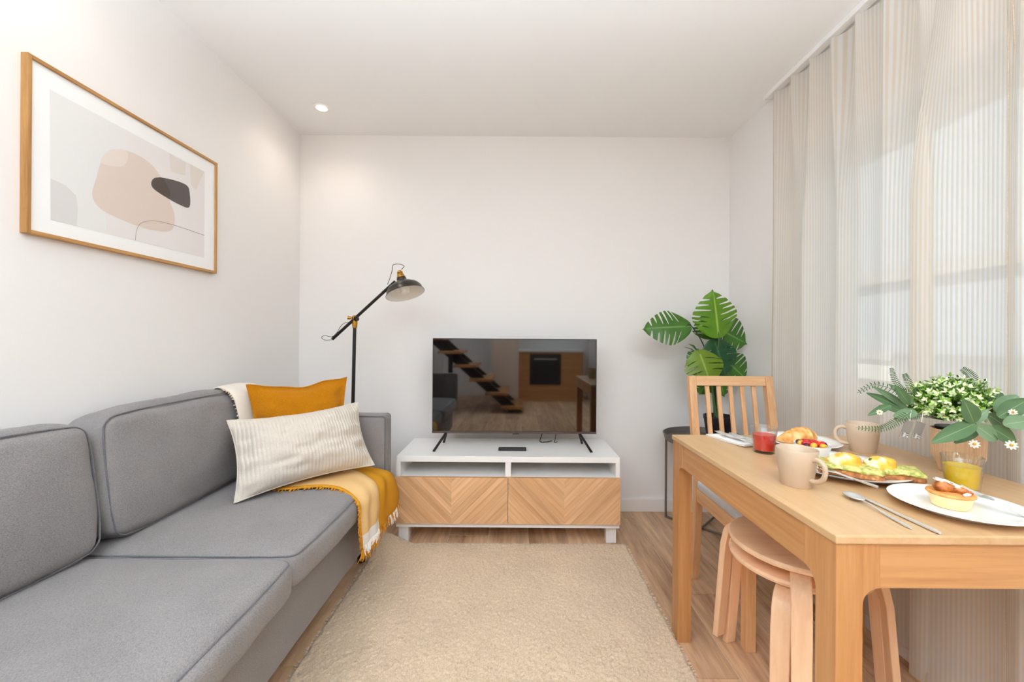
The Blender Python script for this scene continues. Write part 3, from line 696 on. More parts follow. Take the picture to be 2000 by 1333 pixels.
# ------------------------------------------------------------------ rug
def rug_mat():
    m, nt, b = newmat('beige_shag'); N = nt.nodes.new; L = nt.links.new
    tc = N('ShaderNodeTexCoord')
    n = N('ShaderNodeTexNoise'); n.inputs['Scale'].default_value = 230; n.inputs['Detail'].default_value = 3; L(tc.outputs['Object'], n.inputs['Vector'])
    n2 = N('ShaderNodeTexNoise'); n2.inputs['Scale'].default_value = 5; n2.inputs['Detail'].default_value = 5; L(tc.outputs['Object'], n2.inputs['Vector'])
    cr = N('ShaderNodeValToRGB'); cr.color_ramp.elements[0].position = .3; cr.color_ramp.elements[1].position = .65
    cr.color_ramp.elements[0].color = S(192, 168, 141); cr.color_ramp.elements[1].color = S(220, 198, 172); L(n.outputs['Fac'], cr.inputs[0])
    hv = N('ShaderNodeHueSaturation'); mr = N('ShaderNodeMapRange'); mr.inputs[1].default_value = .3; mr.inputs[2].default_value = .7; mr.inputs[3].default_value = .93; mr.inputs[4].default_value = 1.05
    L(n2.outputs['Fac'], mr.inputs[0]); L(mr.outputs[0], hv.inputs['Value']); L(cr.outputs[0], hv.inputs['Color'])
    # three small faded stains near the middle of the rug
    last = hv.outputs[0]
    for (x, y, r, k) in ((.37, 1.47, .035, .32), (.29, 1.44, .028, .30), (.27, 1.52, .06, .16)):
        vd = N('ShaderNodeVectorMath'); vd.operation = 'DISTANCE'; vd.inputs[1].default_value = (x + .06, y - 1.22, 0)
        sx = N('ShaderNodeVectorMath'); sx.operation = 'MULTIPLY'; sx.inputs[1].default_value = (1, 1, 0); L(tc.outputs['Object'], sx.inputs[0]); L(sx.outputs[0], vd.inputs[0])
        r_ = N('ShaderNodeMapRange'); r_.inputs[1].default_value = 0; r_.inputs[2].default_value = r; r_.inputs[3].default_value = k; r_.inputs[4].default_value = 0; L(vd.outputs['Value'], r_.inputs[0])
        mu = N('ShaderNodeMath'); mu.operation = 'MULTIPLY'; L(r_.outputs[0], mu.inputs[0]); L(n.outputs['Fac'], mu.inputs[1])
        mx = N('ShaderNodeMix'); mx.data_type = 'RGBA'; mx.inputs[7].default_value = S(150, 96, 60); L(mu.outputs[0], mx.inputs[0]); L(last, mx.inputs[6]); last = mx.outputs[2]
    L(last, b.inputs['Base Color']); b.inputs['Roughness'].default_value = 1; b.inputs['Specular IOR Level'].default_value = .1
    b.inputs['Sheen Weight'].default_value = .2
    return m
RX0, RX1, RY0, RY1 = -.725, .596, .25, 2.195
nx, ny = 300, 430
def rugfn(s, t):
    x, y = lerp(RX0, RX1, s), lerp(RY0, RY1, t)
    e = min(1, min(s * (RX1 - RX0), (1 - s) * (RX1 - RX0), t * (RY1 - RY0), (1 - t) * (RY1 - RY0)) / .014)
    e = max(0, e) ** .5
    r1 = noise.noise(Vector((x * 150, y * 150, 1))); r2 = noise.noise(Vector((x * 45, y * 45, 7)))
    z = .003 + e * (.0155 + .0028 * r1 + .002 * r2 + random.uniform(-.0024, .0024))
    cx = sstep(.16, 0, s) * sstep(.86, 1.0, t); z += .045 * cx       # the far left corner is turned up
    y2 = y + .025 * cx - .006 * sstep(.3, 0, s) * 0
    wob = .004 * noise.noise(Vector((x * 25, y * 25, 3)))
    return Vector((x + wob + random.uniform(-.0022, .0022), y2 + wob + random.uniform(-.0022, .0022), z))
rug = thing('rug', 'beige shaggy rectangular rug with a turned up corner', 'rug', (-.06, 1.22, 0))
tag(MB().grid(rugfn, nx, ny).build('pile', rug_mat(), rug, smooth=True, angle=180, merge=False), kind='stuff')
def backfn(s, t):
    p = Vector((lerp(RX0 + .004, RX1 - .004, s), lerp(RY0 + .004, RY1 - .004, t), .002)); cx = sstep(.16, 0, s) * sstep(.86, 1.0, t)
    p.z += .043 * cx; p.y += .025 * cx; return p
MB().grid(backfn, 60, 80).build('backing', mat('rug_backing', S(196, 176, 150), .95), rug, smooth=True, solid=.002)
tuft = MB()
for k in range(1500):
    side = random.random(); 
    if side < .42: s, t, d = 0, random.random(), Vector((-1, 0, .1))
    elif side < .8: s, t, d = 1, random.random(), Vector((1, 0, .1))
    else: s, t, d = random.random(), 1, Vector((0, 1, .2))
    p = rugfn(s, t); p.z += .004
    e = p + (d + Vector((random.uniform(-.4, .4), random.uniform(-.6, .6), random.uniform(-.1, .5)))).normalized() * random.uniform(.004, .010)
    tuft.tube([p - d * .004, e], [.0016, .0008], 4)
tag(tuft.build('edge_tufts', bpy.data.materials['beige_shag'], rug, merge=False), kind='stuff')

# ------------------------------------------------------------------ dining table
TX0, TX1, TY0, TY1, TZ = .594, 1.288, .757, 1.557, .75
tb = thing('dining_table', 'oak veneer dining table laid for breakfast by the window', 'table', ((TX0 + TX1) / 2, (TY0 + TY1) / 2, 0))
MB().box(TX0, TX1, TY0, TY1, .733, TZ).build('table_top', M['topoak'], tb, bevel=.003)
lg = .05; fl_ = .032
def arcpts(c, r, a0, a1, n=7): return [(c[0] + r * math.cos(rad(lerp(a0, a1, i / n))), c[1] + r * math.sin(rad(lerp(a0, a1, i / n)))) for i in range(n + 1)]
for sx, xo in ((1, TX0 + .004), (-1, TX1 - .004)):
    for sy, yo in ((1, TY0 + .004), (-1, TY1 - .004)):
        m_ = MB()
        xs_ = sorted((xo, xo + sx * lg)); ys_ = sorted((yo, yo + sy * (lg + .003)))
        m_.box(xs_[0], xs_[1], ys_[0], ys_[1], 0, .733)
        arc = arcpts((lg + fl_, .65 - fl_), fl_, 90, 180)
        poly = [(lg - .002, .733), (lg + fl_, .733)] + arc + [(lg - .002, .65 - fl_)]
        yy = sorted((yo + sy * .0003, yo + sy * .03))
        m_.prism([(xo + sx * a, b) for a, b in poly], 'Y', yy[0], yy[1])
        arc = arcpts((lg + .003 + fl_, .65 - fl_), fl_, 90, 180)
        poly = [(lg, .733), (lg + .003 + fl_, .733)] + arc + [(lg, .65 - fl_)]
        xx = sorted((xo + sx * .0003, xo + sx * .03))
        m_.prism([(yo + sy * a, b) for a, b in poly], 'X', xx[0], xx[1])
        m_.build('leg', M['oakZ'], tb, bevel=.0015)
a = lg + fl_ + .005
for y in (TY0 + .006, TY1 - .028): MB().box(TX0 + a, TX1 - a, y, y + .022, .65, .733).build('apron', M['oakX'], tb)
a += .003
for x in (TX0 + .006, TX1 - .028): MB().box(x, x + .022, TY0 + a, TY1 - a, .65, .733).build('apron', M['oakY'], tb)

# ------------------------------------------------------------------ dining chair
ch = thing('dining_chair', 'wooden slat back dining chair with pale grey seat at table end', 'chair', (1.02, 1.7, 0))
cx0, cx1 = .823, 1.222
def postline(z):       # centre line of a back post: straight below the seat, leaning back above
    return lerp(1.915, 1.875, min(1, z / .45)) if z < .45 else lerp(1.875, 1.965, (z - .45) / .49)
def post(x0, x1, z0, z1, d, name, m, n=10, parent=ch, dy=0):
    fr = [(postline(lerp(z0, z1, i / n)) - d + dy, lerp(z0, z1, i / n)) for i in range(n + 1)]; bk = [(y + 2 * d, z) for y, z in fr]
    return MB().prism(fr + bk[::-1], 'X', x0, x1).build(name, m, parent, bevel=.003)
post(cx0, cx0 + .034, 0, .938, .017, 'back_post', M['beechZ']); post(cx1 - .034, cx1, 0, .938, .017, 'back_post', M['beechZ'])
post(cx0 + .034, cx1 - .034, .893, .938, .010, 'top_rail', M['beechX'], 4, dy=-.004)
post(cx0 + .034, cx1 - .034, .470, .505, .010, 'lower_rail', M['beechX'], 3)
for i in range(5):
    xc = cx0 + .034 + (cx1 - cx0 - .068) * (i + 1) / 6
    post(xc - .0095, xc + .0095, .505, .893, .007, 'slat', M['beechZ'])
for x in (cx0, cx1 - .036):
    p = [(x, 1.452), (x + .036, 1.452), (x + .036, 1.49), (x, 1.49)]
    MB().box(x, x + .036, 1.452, 1.49, 0, .435).build('front_leg', M['beechZ'], ch, bevel=.003)
for x in (cx0 + .004, cx1 - .028): MB().box(x, x + .024, 1.49, 1.865, .375, .435).build('side_rail', M['beechY'], ch, bevel=.002)
MB().box(cx0 + .036, cx1 - .036, 1.458, 1.48, .375, .435).build('front_rail', M['beechX'], ch, bevel=.002)
MB().box(cx0 + .034, cx1 - .034, 1.862, 1.884, .375, .435).build('rear_rail', M['beechX'], ch, bevel=.002)
p_, f_ = round_box((cx1 - cx0) / 2 + .004, .203, .024, .02, (0, 0, .006), (18, 18, 6))
MB().add([q + Vector(((cx0 + cx1) / 2, 1.654, .457)) for q in p_], f_).build('seat', M['seatgrey'], ch, smooth=True, angle=80)

# ------------------------------------------------------------------ stacked stools
def stool(label, c, rot, zs, footz):
    t = thing('bentwood_stool', label, 'stool', (c[0], c[1], footz), rot, group='stacked stools under the table')
    h = zs - footz; R_ = .187
    MB().lathe([(0, h - .003), (R_ * .6, h - .002), (R_ - .012, h), (R_ - .004, h - .002), (R_, h - .009), (R_ - .002, h - .016), (R_ - .010, h - .021), (0, h - .021)], 64).build('seat', M['birchX'], t, smooth=True, local=True)
    for k in range(3):
        an = rad(120 * k); d = Vector((math.cos(an), math.sin(an), 0)); tn = Vector((-d.y, d.x, 0))
        zt = h - .021 - .0105
        path = [(.08, zt), (.165, zt)] + [(.178 + .045 * math.sin(rad(a_)), zt - .045 + .045 * math.cos(rad(a_))) for a_ in (8, 22, 38, 54, 70, 84)] + [(.232, zt - .08), (.262, .0)]
        m_ = MB(); vs_, fs_ = [], []
        for i, (r, z) in enumerate(path):
            pr = path[max(0, i - 1)]; nx_ = path[min(len(path) - 1, i + 1)]
            dr, dz = nx_[0] - pr[0], nx_[1] - pr[1]; l = math.hypot(dr, dz); nr, nzz = -dz / l, dr / l
            if i == len(path) - 1: nr, nzz = 1, 0
            hw = lerp(.0235, .0205, sstep(h - .1, 0, z))
            for (o_, s_) in ((.0105, -1), (.0105, 1), (-.0105, 1), (-.0105, -1)):
                vs_.append(d * (r + nr * o_) + tn * hw * s_ + Vector((0, 0, z + nzz * o_)))
        for i in range(len(path) - 1):
            for k2 in range(4): l2 = (k2 + 1) % 4; fs_.append((i * 4 + k2, i * 4 + l2, i * 4 + 4 + l2, i * 4 + 4 + k2))
        n_ = len(path) - 1
        fs_ += [(3, 2, 1, 0), (n_ * 4, n_ * 4 + 1, n_ * 4 + 2, n_ * 4 + 3)]
        m_.add(vs_, fs_).build('leg', M['birchZ'], t, bevel=.0025, local=True, smooth=True, angle=35)
    return t
stool('upper of two stacked pale birch stools, its round seat on top', (.862, 1.25), rad(-2), .503, .047)
stool('lower of two stacked pale birch stools, standing on the floor', (.870, 1.262), rad(-13), .450, 0)

# ------------------------------------------------------------------ tray side table
st = thing('tray_table', 'grey round metal tray side table in the corner under the plant', 'side table', (1.10, 2.40, 0))
MB().lathe([(0, .515), (.205, .515), (.212, .52), (.221, .552), (.224, .556), (.218, .557), (.208, .525), (.2, .521), (0, .521)], 64, (1.10, 2.40, 0)).build('tray', M['greymetal'], st, smooth=True)
rr = .158
for s in (1, -1):
    a_, b_ = Vector((1.10 - rr, 2.40 + s * rr, 0)), Vector((1.10 + rr, 2.40 - s * rr, 0))
    zz = .004 if s > 0 else .012
    MB().tube([a_ + Vector((0, 0, zz)), a_ + Vector((0, 0, .53))], .007, 8).build('leg', M['greymetal'], st, smooth=True)
    MB().tube([b_ + Vector((0, 0, zz)), b_ + Vector((0, 0, .53))], .007, 8).build('leg', M['greymetal'], st, smooth=True)
    MB().tube([a_ + Vector((0, 0, zz + .003)), b_ + Vector((0, 0, zz + .003))], .006, 8).build('cross_bar', M['greymetal'], st, smooth=True)
    MB().tube([a_ + Vector((0, 0, .512)), b_ + Vector((0, 0, .512))], .006, 8).build('tray_support', M['greymetal'], st, smooth=True)

# ------------------------------------------------------------------ artificial monstera
def leaf_mat(name, c1, c2, rough=.35, vein=None):
    m, nt, b = newmat(name); N = nt.nodes.new; L = nt.links.new
    uv = N('ShaderNodeUVMap'); sp = N('ShaderNodeSeparateXYZ'); L(uv.outputs[0], sp.inputs[0])
    tc = N('ShaderNodeTexCoord'); n = N('ShaderNodeTexNoise'); n.inputs['Scale'].default_value = 18; n.inputs['Detail'].default_value = 4; L(tc.outputs['Object'], n.inputs['Vector'])
    mx = N('ShaderNodeMix'); mx.data_type = 'RGBA'; mx.inputs[6].default_value = c1; mx.inputs[7].default_value = c2; L(n.outputs['Fac'], mx.inputs[0])
    out = mx.outputs[2]
    if vein:
        s1 = N('ShaderNodeMath'); s1.operation = 'SUBTRACT'; s1.inputs[1].default_value = .5; L(sp.outputs[1], s1.inputs[0])
        ab = N('ShaderNodeMath'); ab.operation = 'ABSOLUTE'; L(s1.outputs[0], ab.inputs[0])
        lt = N('ShaderNodeMapRange'); lt.inputs[1].default_value = .0; lt.inputs[2].default_value = .035; lt.inputs[3].default_value = .8; lt.inputs[4].default_value = 0; L(ab.outputs[0], lt.inputs[0])
        m2 = N('ShaderNodeMix'); m2.data_type = 'RGBA'; m2.inputs[7].default_value = vein; L(lt.outputs[0], m2.inputs[0]); L(out, m2.inputs[6]); out = m2.outputs[2]
    L(out, b.inputs['Base Color']); b.inputs['Roughness'].default_value = rough
    return m
LV = [leaf_mat('monstera_bright', S(106, 154, 28), S(72, 118, 14), .35, S(170, 200, 96)),
      leaf_mat('monstera_mid', S(72, 120, 34), S(46, 90, 22), .35, S(120, 164, 90)),
      leaf_mat('monstera_dark', S(30, 84, 42), S(18, 62, 32), .35, S(70, 116, 70)),
      leaf_mat('monstera_olive', S(116, 142, 18), S(82, 112, 10), .35, S(160, 184, 80))]
def monstera(base, tip, wid, m, parent, facing=Vector((0, -1, .25)), seed=0, cup=.12, notches=5, depth=.72, droop=.05):
    base, tip = Vector(base), Vector(tip); ax = tip - base; Ln = ax.length; ax.normalize()
    sd_ = ax.cross(facing).normalized(); nr = sd_.cross(ax).normalized()
    rnd = random.Random(seed)
    nt_ = 96; nj = 6; mb = MB(); rows = {}
    for side in (-1, 1):
        cuts = [(lerp(.16, .86, (k + .5 + rnd.uniform(-.15, .15)) / notches), rnd.uniform(depth - .12, depth + .14)) for k in range(notches)]
        vs_, fs_, uv_ = [], [], []
        lob = -.13
        for i in range(nt_ + 1):
            t = i / nt_
            wv = wid * (math.sin(PI * min(1, (t * .93 + .09)) ** .78) ** .72 if t < 1 else 0)
            if t > .9: wv *= (1 - t) / .1 * .6 + .4 if t < 1 else 0
            cut = 1.0; ga = 0
            for c, dp in cuts:
                gw = .022
                if abs(t - c) < gw: cut = min(cut, 1 - dp * (1 - (abs(t - c) / gw) ** 2.5))
            for j in range(nj + 1):
                s = j / nj * cut
                sweep = .42 * s ** 1.6 * (1 - .75 * t) - (.34 * s * (1 - s * .3)) * max(0, .12 - t) / .12 * .35
                x = s * wv; y = (t + sweep * .55 * (1 - t)) * Ln
                y -= .06 * Ln * s * max(0, 1 - t * 6)
                z = -cup * wid * (s ** 2) * .9 - droop * Ln * (t ** 2) + .010 * wid * 4 * math.sin(t * 34 + side) * s * .25
                vs_.append(base + ax * y + sd_ * side * x + nr * z); uv_.append((t, .5 + .5 * side * s))
        for i in range(nt_):
            for j in range(nj):
                a_ = i * (nj + 1) + j; fs_.append((a_, a_ + 1, a_ + nj + 2, a_ + nj + 1))
        mb.add(vs_, fs_, uv_)
    return mb.build('leaf', m, parent, smooth=True, angle=180, merge=True, weld=1e-5)
mp = thing('monstera_plant', 'green monstera with split leaves in a dark pot in the corner', 'potted plant', (1.19, 2.40, .521))
pc = Vector((1.19, 2.40, .521))
MB().lathe([(0, 0), (.058, 0), (.066, .03), (.080, .125), (.084, .13), (.084, .148), (.079, .149), (.076, .13), (0, .128)], 40, pc).build('pot', mat('aubergine_pot', S(38, 28, 34), .35), mp, smooth=True)
MB().lathe([(0, .132), (.074, .130)], 24, pc, cap=False).build('soil', mat('potting_soil', S(38, 30, 24), .95, bump=.8, bscale=90), mp)
MY = 2.38
def L3(u, v, dy=0): return PY(u, v, MY + dy)
# base(u,v), tip(u,v), half width px, material, depth offsets
LVS = [((1350, 638), (1258, 640), 36, 1, -.02, -.04, (.0, -1, .35), 6, .08),
       ((1404, 660), (1394, 566), 48, 0, -.03, -.05, (.1, -1, .3), 6, .02),
       ((1398, 640), (1462, 672), 40, 1, .05, .03, (0, -1, .2), 4, .05),
       ((1392, 662), (1378, 612), 34, 1, .06, .06, (0, -1, .2), 4, .05),
       ((1393, 662), (1424, 738), 42, 2, .0, -.04, (.1, -1, .4), 4, .10),
       ((1364, 684), (1392, 752), 38, 3, -.05, -.12, (-.1, -1, .5), 4, .10),
       ((1412, 700), (1462, 742), 36, 1, .03, .02, (0, -1, .2), 4, .08),
       ((1398, 720), (1418, 776), 34, 1, .05, .03, (0, -1, .2), 4, .08),
       ((1392, 722), (1368, 772), 30, 1, .06, .05, (0, -1, .2), 4, .08),
       ((1372, 690), (1344, 716), 20, 1, .05, .03, (0, -1, .2), 3, .05)]
crown = pc + Vector((-.01, 0, .13))
M['stem'] = mat('green_stem', S(72, 104, 48), .5)
M['stemd'] = mat('dark_stem', S(56, 62, 44), .5)
for k, (b_, t_, wpx, mi_, d0, d1, fc, nn, dr_) in enumerate(LVS):
    B_, T_ = L3(*b_, d0), L3(*t_, d1)
    lf = monstera(B_, T_, wpx * MY / F, LV[mi_], mp, Vector(fc), seed=k + 3, notches=nn, droop=dr_)
    s0 = crown + Vector((random.uniform(-.02, .02), random.uniform(-.02, .02), 0))
    mid = s0.lerp(B_, .6) + Vector((0, .02, .05)); mid.x = lerp(s0.x, B_.x, .35)
    MB().tube(spline([s0, mid, B_ + (B_ - T_).normalized() * .004, B_.lerp(T_, .12)], 16), [lerp(.0045, .002, i / 15) for i in range(16)], 6).build('stem', M['stem' if k % 2 else 'stemd'], lf, smooth=True)
bd = MB(); bd.tube([L3(1362, 690), L3(1350, 682), L3(1336, 678)], [.004, .003, .001], 6)
bd.tube([L3(1364, 688), L3(1354, 676), L3(1345, 672)], [.005, .006, .001], 6); bd.build('leaf_shoot', M['stem'], mp, smooth=True)

# ------------------------------------------------------------------ curtains
def curtain(label, ya, yb, hem, seed, folds, loc, pw_=1.0):
    """hangs from ya (far) to yb (near); folds: extra deep folds as (Y, depth)"""
    L_ = abs(ya - yb); nS = int(L_ * 330); nZ = 36; zt = 2.385
    r_ = random.Random(seed); ph = r_.uniform(0, 6)
    def pos(s, z):
        y = lerp(ya, yb, s); tz = (zt - z) / zt
        up = 1 - sstep(0, .35, tz)
        w1 = math.sin(2 * PI * s * L_ / .125 + ph); w2 = math.sin(2 * PI * s * L_ / .21 + ph * 2 + .8 * nz((s * 6, seed, 1)))
        k = nz((s * 5 * L_, tz * 1.2, seed))
        x = 1.335 + .020 * w1 * up + (1 - up) * (.019 * w2 + .010 * k) + .004 * nz((s * 30, tz * 3, seed + 4))
        y += (1 - up) * .018 * math.cos(2 * PI * s * L_ / .21 + ph * 2) + up * .014 * math.cos(2 * PI * s * L_ / .125 + ph)
        for fy, fd in folds:
            g = math.exp(-((lerp(ya, yb, s) - fy) / .035) ** 2); x -= g * fd * .45 * (1 - up * .6)
            y += fd * (1 - up * .5) * math.exp(-((lerp(ya, yb, s) - fy + .02) / .03) ** 2) * 1.4
        return Vector((max(1.292, min(1.358, x)), y, z))
    arc = [0.0]
    for i in range(1, nS): arc.append(arc[-1] + (pos(i / (nS - 1), 1.2) - pos((i - 1) / (nS - 1), 1.2)).length)
    mb = MB(); vs_, fs_, uv_ = [], [], []
    for i in range(nS):
        s = i / (nS - 1); h0 = hem(lerp(ya, yb, s))
        for j in range(nZ):
            t = j / (nZ - 1); t = t ** 1.3; z = lerp(zt, h0, t)
            vs_.append(pos(s, z)); uv_.append((arc[i], z))
    for i in range(nS - 1):
        for j in range(nZ - 1): a_ = i * nZ + j; fs_.append((a_, a_ + 1, a_ + nZ + 1, a_ + nZ))
    t = thing('curtain', label, 'curtain', loc, group='sheer window curtains')
    mb.add(vs_, fs_, uv_).build('cloth', M['curtain'], t, smooth=True, angle=180, merge=False)
    hemm = MB().tube([pos(i / 119, hem(lerp(ya, yb, i / 119)) + .002) for i in range(120)], .0012, 4); hemm.build('hem', M['hemm'], t, smooth=True)
    for e in (0, 1):
        MB().tube([pos(e, lerp(zt, hem(ya if e == 0 else yb), i / 30)) for i in range(31)], .0016, 4).build('side_seam', M['hemm'], t, smooth=True)
    return t
M['hemm'] = fabric('curtain_hem', S(222, 206, 182), S(206, 188, 162), 300)
curtain('cream striped sheer curtain panel hanging nearest the television wall', 2.165, 1.12, lambda y: .058 if y > 1.30 else .02, 3, [(1.285, .06)], (1.335, 1.65, 2.39))
curtain('cream striped sheer curtain panel nearest the camera at the right edge', 1.135, -1.45, lambda y: .014, 8, [(.8, .04)], (1.335, 0, 2.39))
rl = thing('curtain_rail', 'slim white curtain rail fixed along the ceiling by the window', 'curtain rail', (1.335, .35, ZC))
MB().box(1.318, 1.352, -1.5, 2.185, ZC - .024, ZC).build('track', M['white'], rl, bevel=.002)
MB().box(1.316, 1.354, 2.185, 2.195, ZC - .026, ZC).build('end_cap', M['white'], rl, bevel=.002)

# ------------------------------------------------------------------ crockery and food on the table
def plate(name, label, c, r, m, rim=None, h=.018, group=None):
    t = thing(name, label, 'plate', (c[0], c[1], TZ), group=group)
    pr = [(0, .003), (r * .58, .003), (r * .60, .0), (r * .63, .0), (r * .66, .005), (r * .86, .011), (r, h - .001), (r + .001, h), (r - .001, h + .001), (r * .86, .0145), (r * .68, .0085), (r * .60, .0065), (0, .0065)]
    MB().lathe(pr, 72, (c[0], c[1], TZ)).build('dish', m, t, smooth=True, angle=60)
    if rim: MB().tube([(c[0] + (r + .0005) * math.cos(2 * PI * k / 72), c[1] + (r + .0005) * math.sin(2 * PI * k / 72), TZ + h) for k in range(72)], .0016, 6, closed=True).build('glazed_rim', rim, t, smooth=True)
    return t
P1, P2, P3 = (.945, .874), (.905, 1.137), (.985, 1.42)
plate('side_plate', 'white plate with a fruit tart at the near edge of the table', P1, .112, M['china'])
plate('dinner_plate', 'large white plate with dark rim under the avocado toast', P2, .15, M['china'], M['rim'])
plate('croissant_plate', 'white plate with a croissant at the far end of the table', P3, .118, M['china'])

def mug(label, c, ang, m):
    t = thing('mug', label, 'mug', (c[0], c[1], TZ), group='stoneware mugs')
    r0, r1, h = .034, .046, .092
    pr = [(0, .002), (r0 - .004, .002), (r0 - .002, 0), (r0, .004), (lerp(r0, r1, .5) + .0005, h * .5), (r1, h - .002), (r1 - .0015, h), (r1 - .0035, h - .002), (lerp(r0, r1, .5) - .003, h * .5), (r0 - .004, .008), (0, .006)]
    MB().lathe(pr, 48, (c[0], c[1], TZ)).build('cup', m, t, smooth=True, angle=70)
    d = Vector((math.cos(ang), math.sin(ang), 0)); o_ = Vector((c[0], c[1], TZ))
    pts = [o_ + d * a + Vector((0, 0, b)) for a, b in ((.041, .072), (.055, .076), (.068, .068), (.072, .052), (.066, .034), (.052, .024), (.037, .022))]
    MB().tube(spline(pts, 28), .0058, 10).build('handle', m, t, smooth=True)
    MB().lathe([(0, h * .62), (lerp(r0, r1, .62) - .0035, h * .62)], 32, (c[0], c[1], TZ), cap=False).build('drink', mat('milky_coffee', S(214, 190, 166), .25), t)
    return t
mug('cream stoneware mug standing nearest the table edge', (.702, 1.022), rad(-74), M['stoneware'])
mug('sand coloured mug beside the curtain behind the toast plate', (1.132, 1.335), rad(150), M['stoneware2'])

def tumbler(name, label, c, juice, lvl):
    t = thing(name, label, 'glass', (c[0], c[1], TZ), group='juice glasses')
    r0, r1, h = .031, .038, .083; wl = .0018
    o_ = (c[0], c[1], TZ)
    MB().lathe([(0, 0), (r0 - .002, 0), (r0, .003), (r1, h), (r1 - .0008, h + .0008), (r1 - wl, h), (r0 - wl, .008), (0, .007)], 48, o_).build('tumbler', M['glass'], t, smooth=True, angle=60)
    rl_ = lambda z: lerp(r0, r1, (z - .003) / (h - .003)) - wl - .0006
    MB().lathe([(0, .0085), (rl_(.009), .0095), (rl_(lvl * h), lvl * h), (rl_(lvl * h) - .003, lvl * h - .0005), (0, lvl * h - .0005)], 48, o_).build('juice', juice, t, smooth=True, angle=60)
    return t
def juice_mat(name, c, c2):
    m, nt, b = newmat(name); b.inputs['Base Color'].default_value = c; b.inputs['Roughness'].default_value = .25
    b.inputs['Subsurface Weight'].default_value = .35; b.inputs['Subsurface Radius'].default_value = (.02, .012, .006); b.inputs['Subsurface Scale'].default_value = .5
    return m
tumbler('red_juice_glass', 'clear tumbler of red juice beside the folded napkin', (.80, 1.318), juice_mat('red_juice', S(222, 44, 30), 0), .70)
tumbler('yellow_juice_glass', 'clear tumbler of yellow orange juice by the planter', (1.085, .995), juice_mat('yellow_juice', S(255, 206, 52), 0), .72)

# cutlery, built along local +Y with the head at +Y
def cutlery(kind, label, head, tail, z, group=None, dz=0):
    h_, t_ = Vector((head[0], head[1], z + dz)), Vector((tail[0], tail[1], z))
    L_ = (h_ - t_).length; mid = (h_ + t_) / 2
    t = thing(kind, label, kind.split('_')[-1], mid, 0, group)
    d = (h_ - t_).normalized(); x = d.cross(Vector((0, 0, 1))).normalized(); n = x.cross(d)
    W = Matrix((( x.x, d.x, n.x, t_.x), (x.y, d.y, n.y, t_.y), (x.z, d.z, n.z, t_.z), (0, 0, 0, 1)))
    def bld(name, mb): mb.v = [W @ p for p in mb.v]; return mb.build(name, M['steel'], t, smooth=True, angle=70)
    if kind == 'spoon':
        bl = .052
        def fn(s, u):
            a = s * 2 * PI; rr_ = u; y = L_ - bl / 2 + math.cos(a) * bl / 2 * rr_; xx = math.sin(a) * .0175 * rr_ * (1 + .12 * math.cos(a))
            return Vector((xx, y, .0075 * rr_ ** 2 + .0015))
        o = MB().grid(fn, 28, 7, closed_u=True); ob = bld('bowl', o); sm = ob.modifiers.new('solid', 'SOLIDIFY'); sm.thickness = .0014
        bld('handle', MB().tube([(0, L_ - bl + .002, .008), (0, L_ - bl - .02, .0075), (0, L_ * .35, .0045), (0, .01, .003), (0, 0, .003)], [.0022, .0022, .0028, .0034, .002], 8))
    elif kind == 'knife':
        bld('blade', MB().prism([(-.001, L_ * .52), (.008, L_ * .54), (.0085, L_ * .8), (.006, L_ * .95), (0, L_), (-.001, L_ * .96)], 'Z', .002, .0036))
        bld('handle', MB().tube([(0, L_ * .54, .003), (0, L_ * .45, .0035), (0, .01, .0038), (0, 0, .0035)], [.0024, .003, .0038, .0026], 8))
    else:
        bld('handle', MB().tube([(0, L_ - .062, .008), (0, L_ - .085, .006), (0, L_ * .3, .0045), (0, 0, .003)], [.0024, .0022, .0028, .0036], 8))
        bld('neck', MB().prism([(-.002, L_ - .066), (.002, L_ - .066), (.011, L_ - .048), (.011, L_ - .038), (-.011, L_ - .038), (-.011, L_ - .048)], 'Z', .0065, .0085))
        for k in range(4):
            xx = -.0096 + k * .0064; bld('tine', MB().tube([(xx, L_ - .040, .0075), (xx, L_ - .015, .0072), (xx, L_, .010)], [.0016, .0014, .0008], 6))
    return t
cutlery('spoon', 'silver spoon lying at the near table corner', (.772, .955), (.757, .782), TZ)
cutlery('knife', 'silver knife beside the spoon at the near table corner', (.790, .952), (.7915, .762), TZ)
cutlery('fork', 'silver fork resting on the plate behind the tart', (.988, .915), (1.012, .80), TZ + .012, dz=.018)
cutlery('fork', 'silver fork on the front rim of the toast plate', (.815, 1.115), (.842, .952), TZ + .018, dz=-.006)

# folded napkin with cutlery at the far end
nc = [(.715, 1.545), (.828, 1.548), (.86, 1.385), (.765, 1.372)]
nap = thing('napkin', 'folded white paper napkin under cutlery at the far corner', 'napkin', (.79, 1.46, TZ))
M['paper'] = mat('paper_napkin', S(244, 240, 235), .9, bump=.1, bscale=80)
def npf(zz, sc):
    c_ = Vector((.79, 1.46, 0))
    def fn(s, t):
        a, b, c, d = [Vector((x, y, 0)) for x, y in nc]
        p = a * (1 - s) * (1 - t) + b * s * (1 - t) + c * s * t + d * (1 - s) * t
        p = c_ + (p - c_) * sc
        p.z = TZ + zz + .003 * abs(nz((s * 3, t * 3, zz * 900))) * min(1, 4 * min(s, 1 - s) + 4 * min(t, 1 - t)) + .003 * sstep(.8, 1, t) * sc; return p
    return fn
for zz, sc in ((.0010, 1.0), (.0035, .985), (.006, .965)):
    MB().grid(npf(zz, sc), 14, 14).build('fold', M['paper'], nap, smooth=True, solid=.001, merge=False)
cutlery('fork', 'silver fork on the folded napkin', (.752, 1.53), (.80, 1.375), TZ + .0115)
cutlery('spoon', 'silver spoon on the folded napkin beside the fork', (.793, 1.42), (.768, 1.535), TZ + .012)
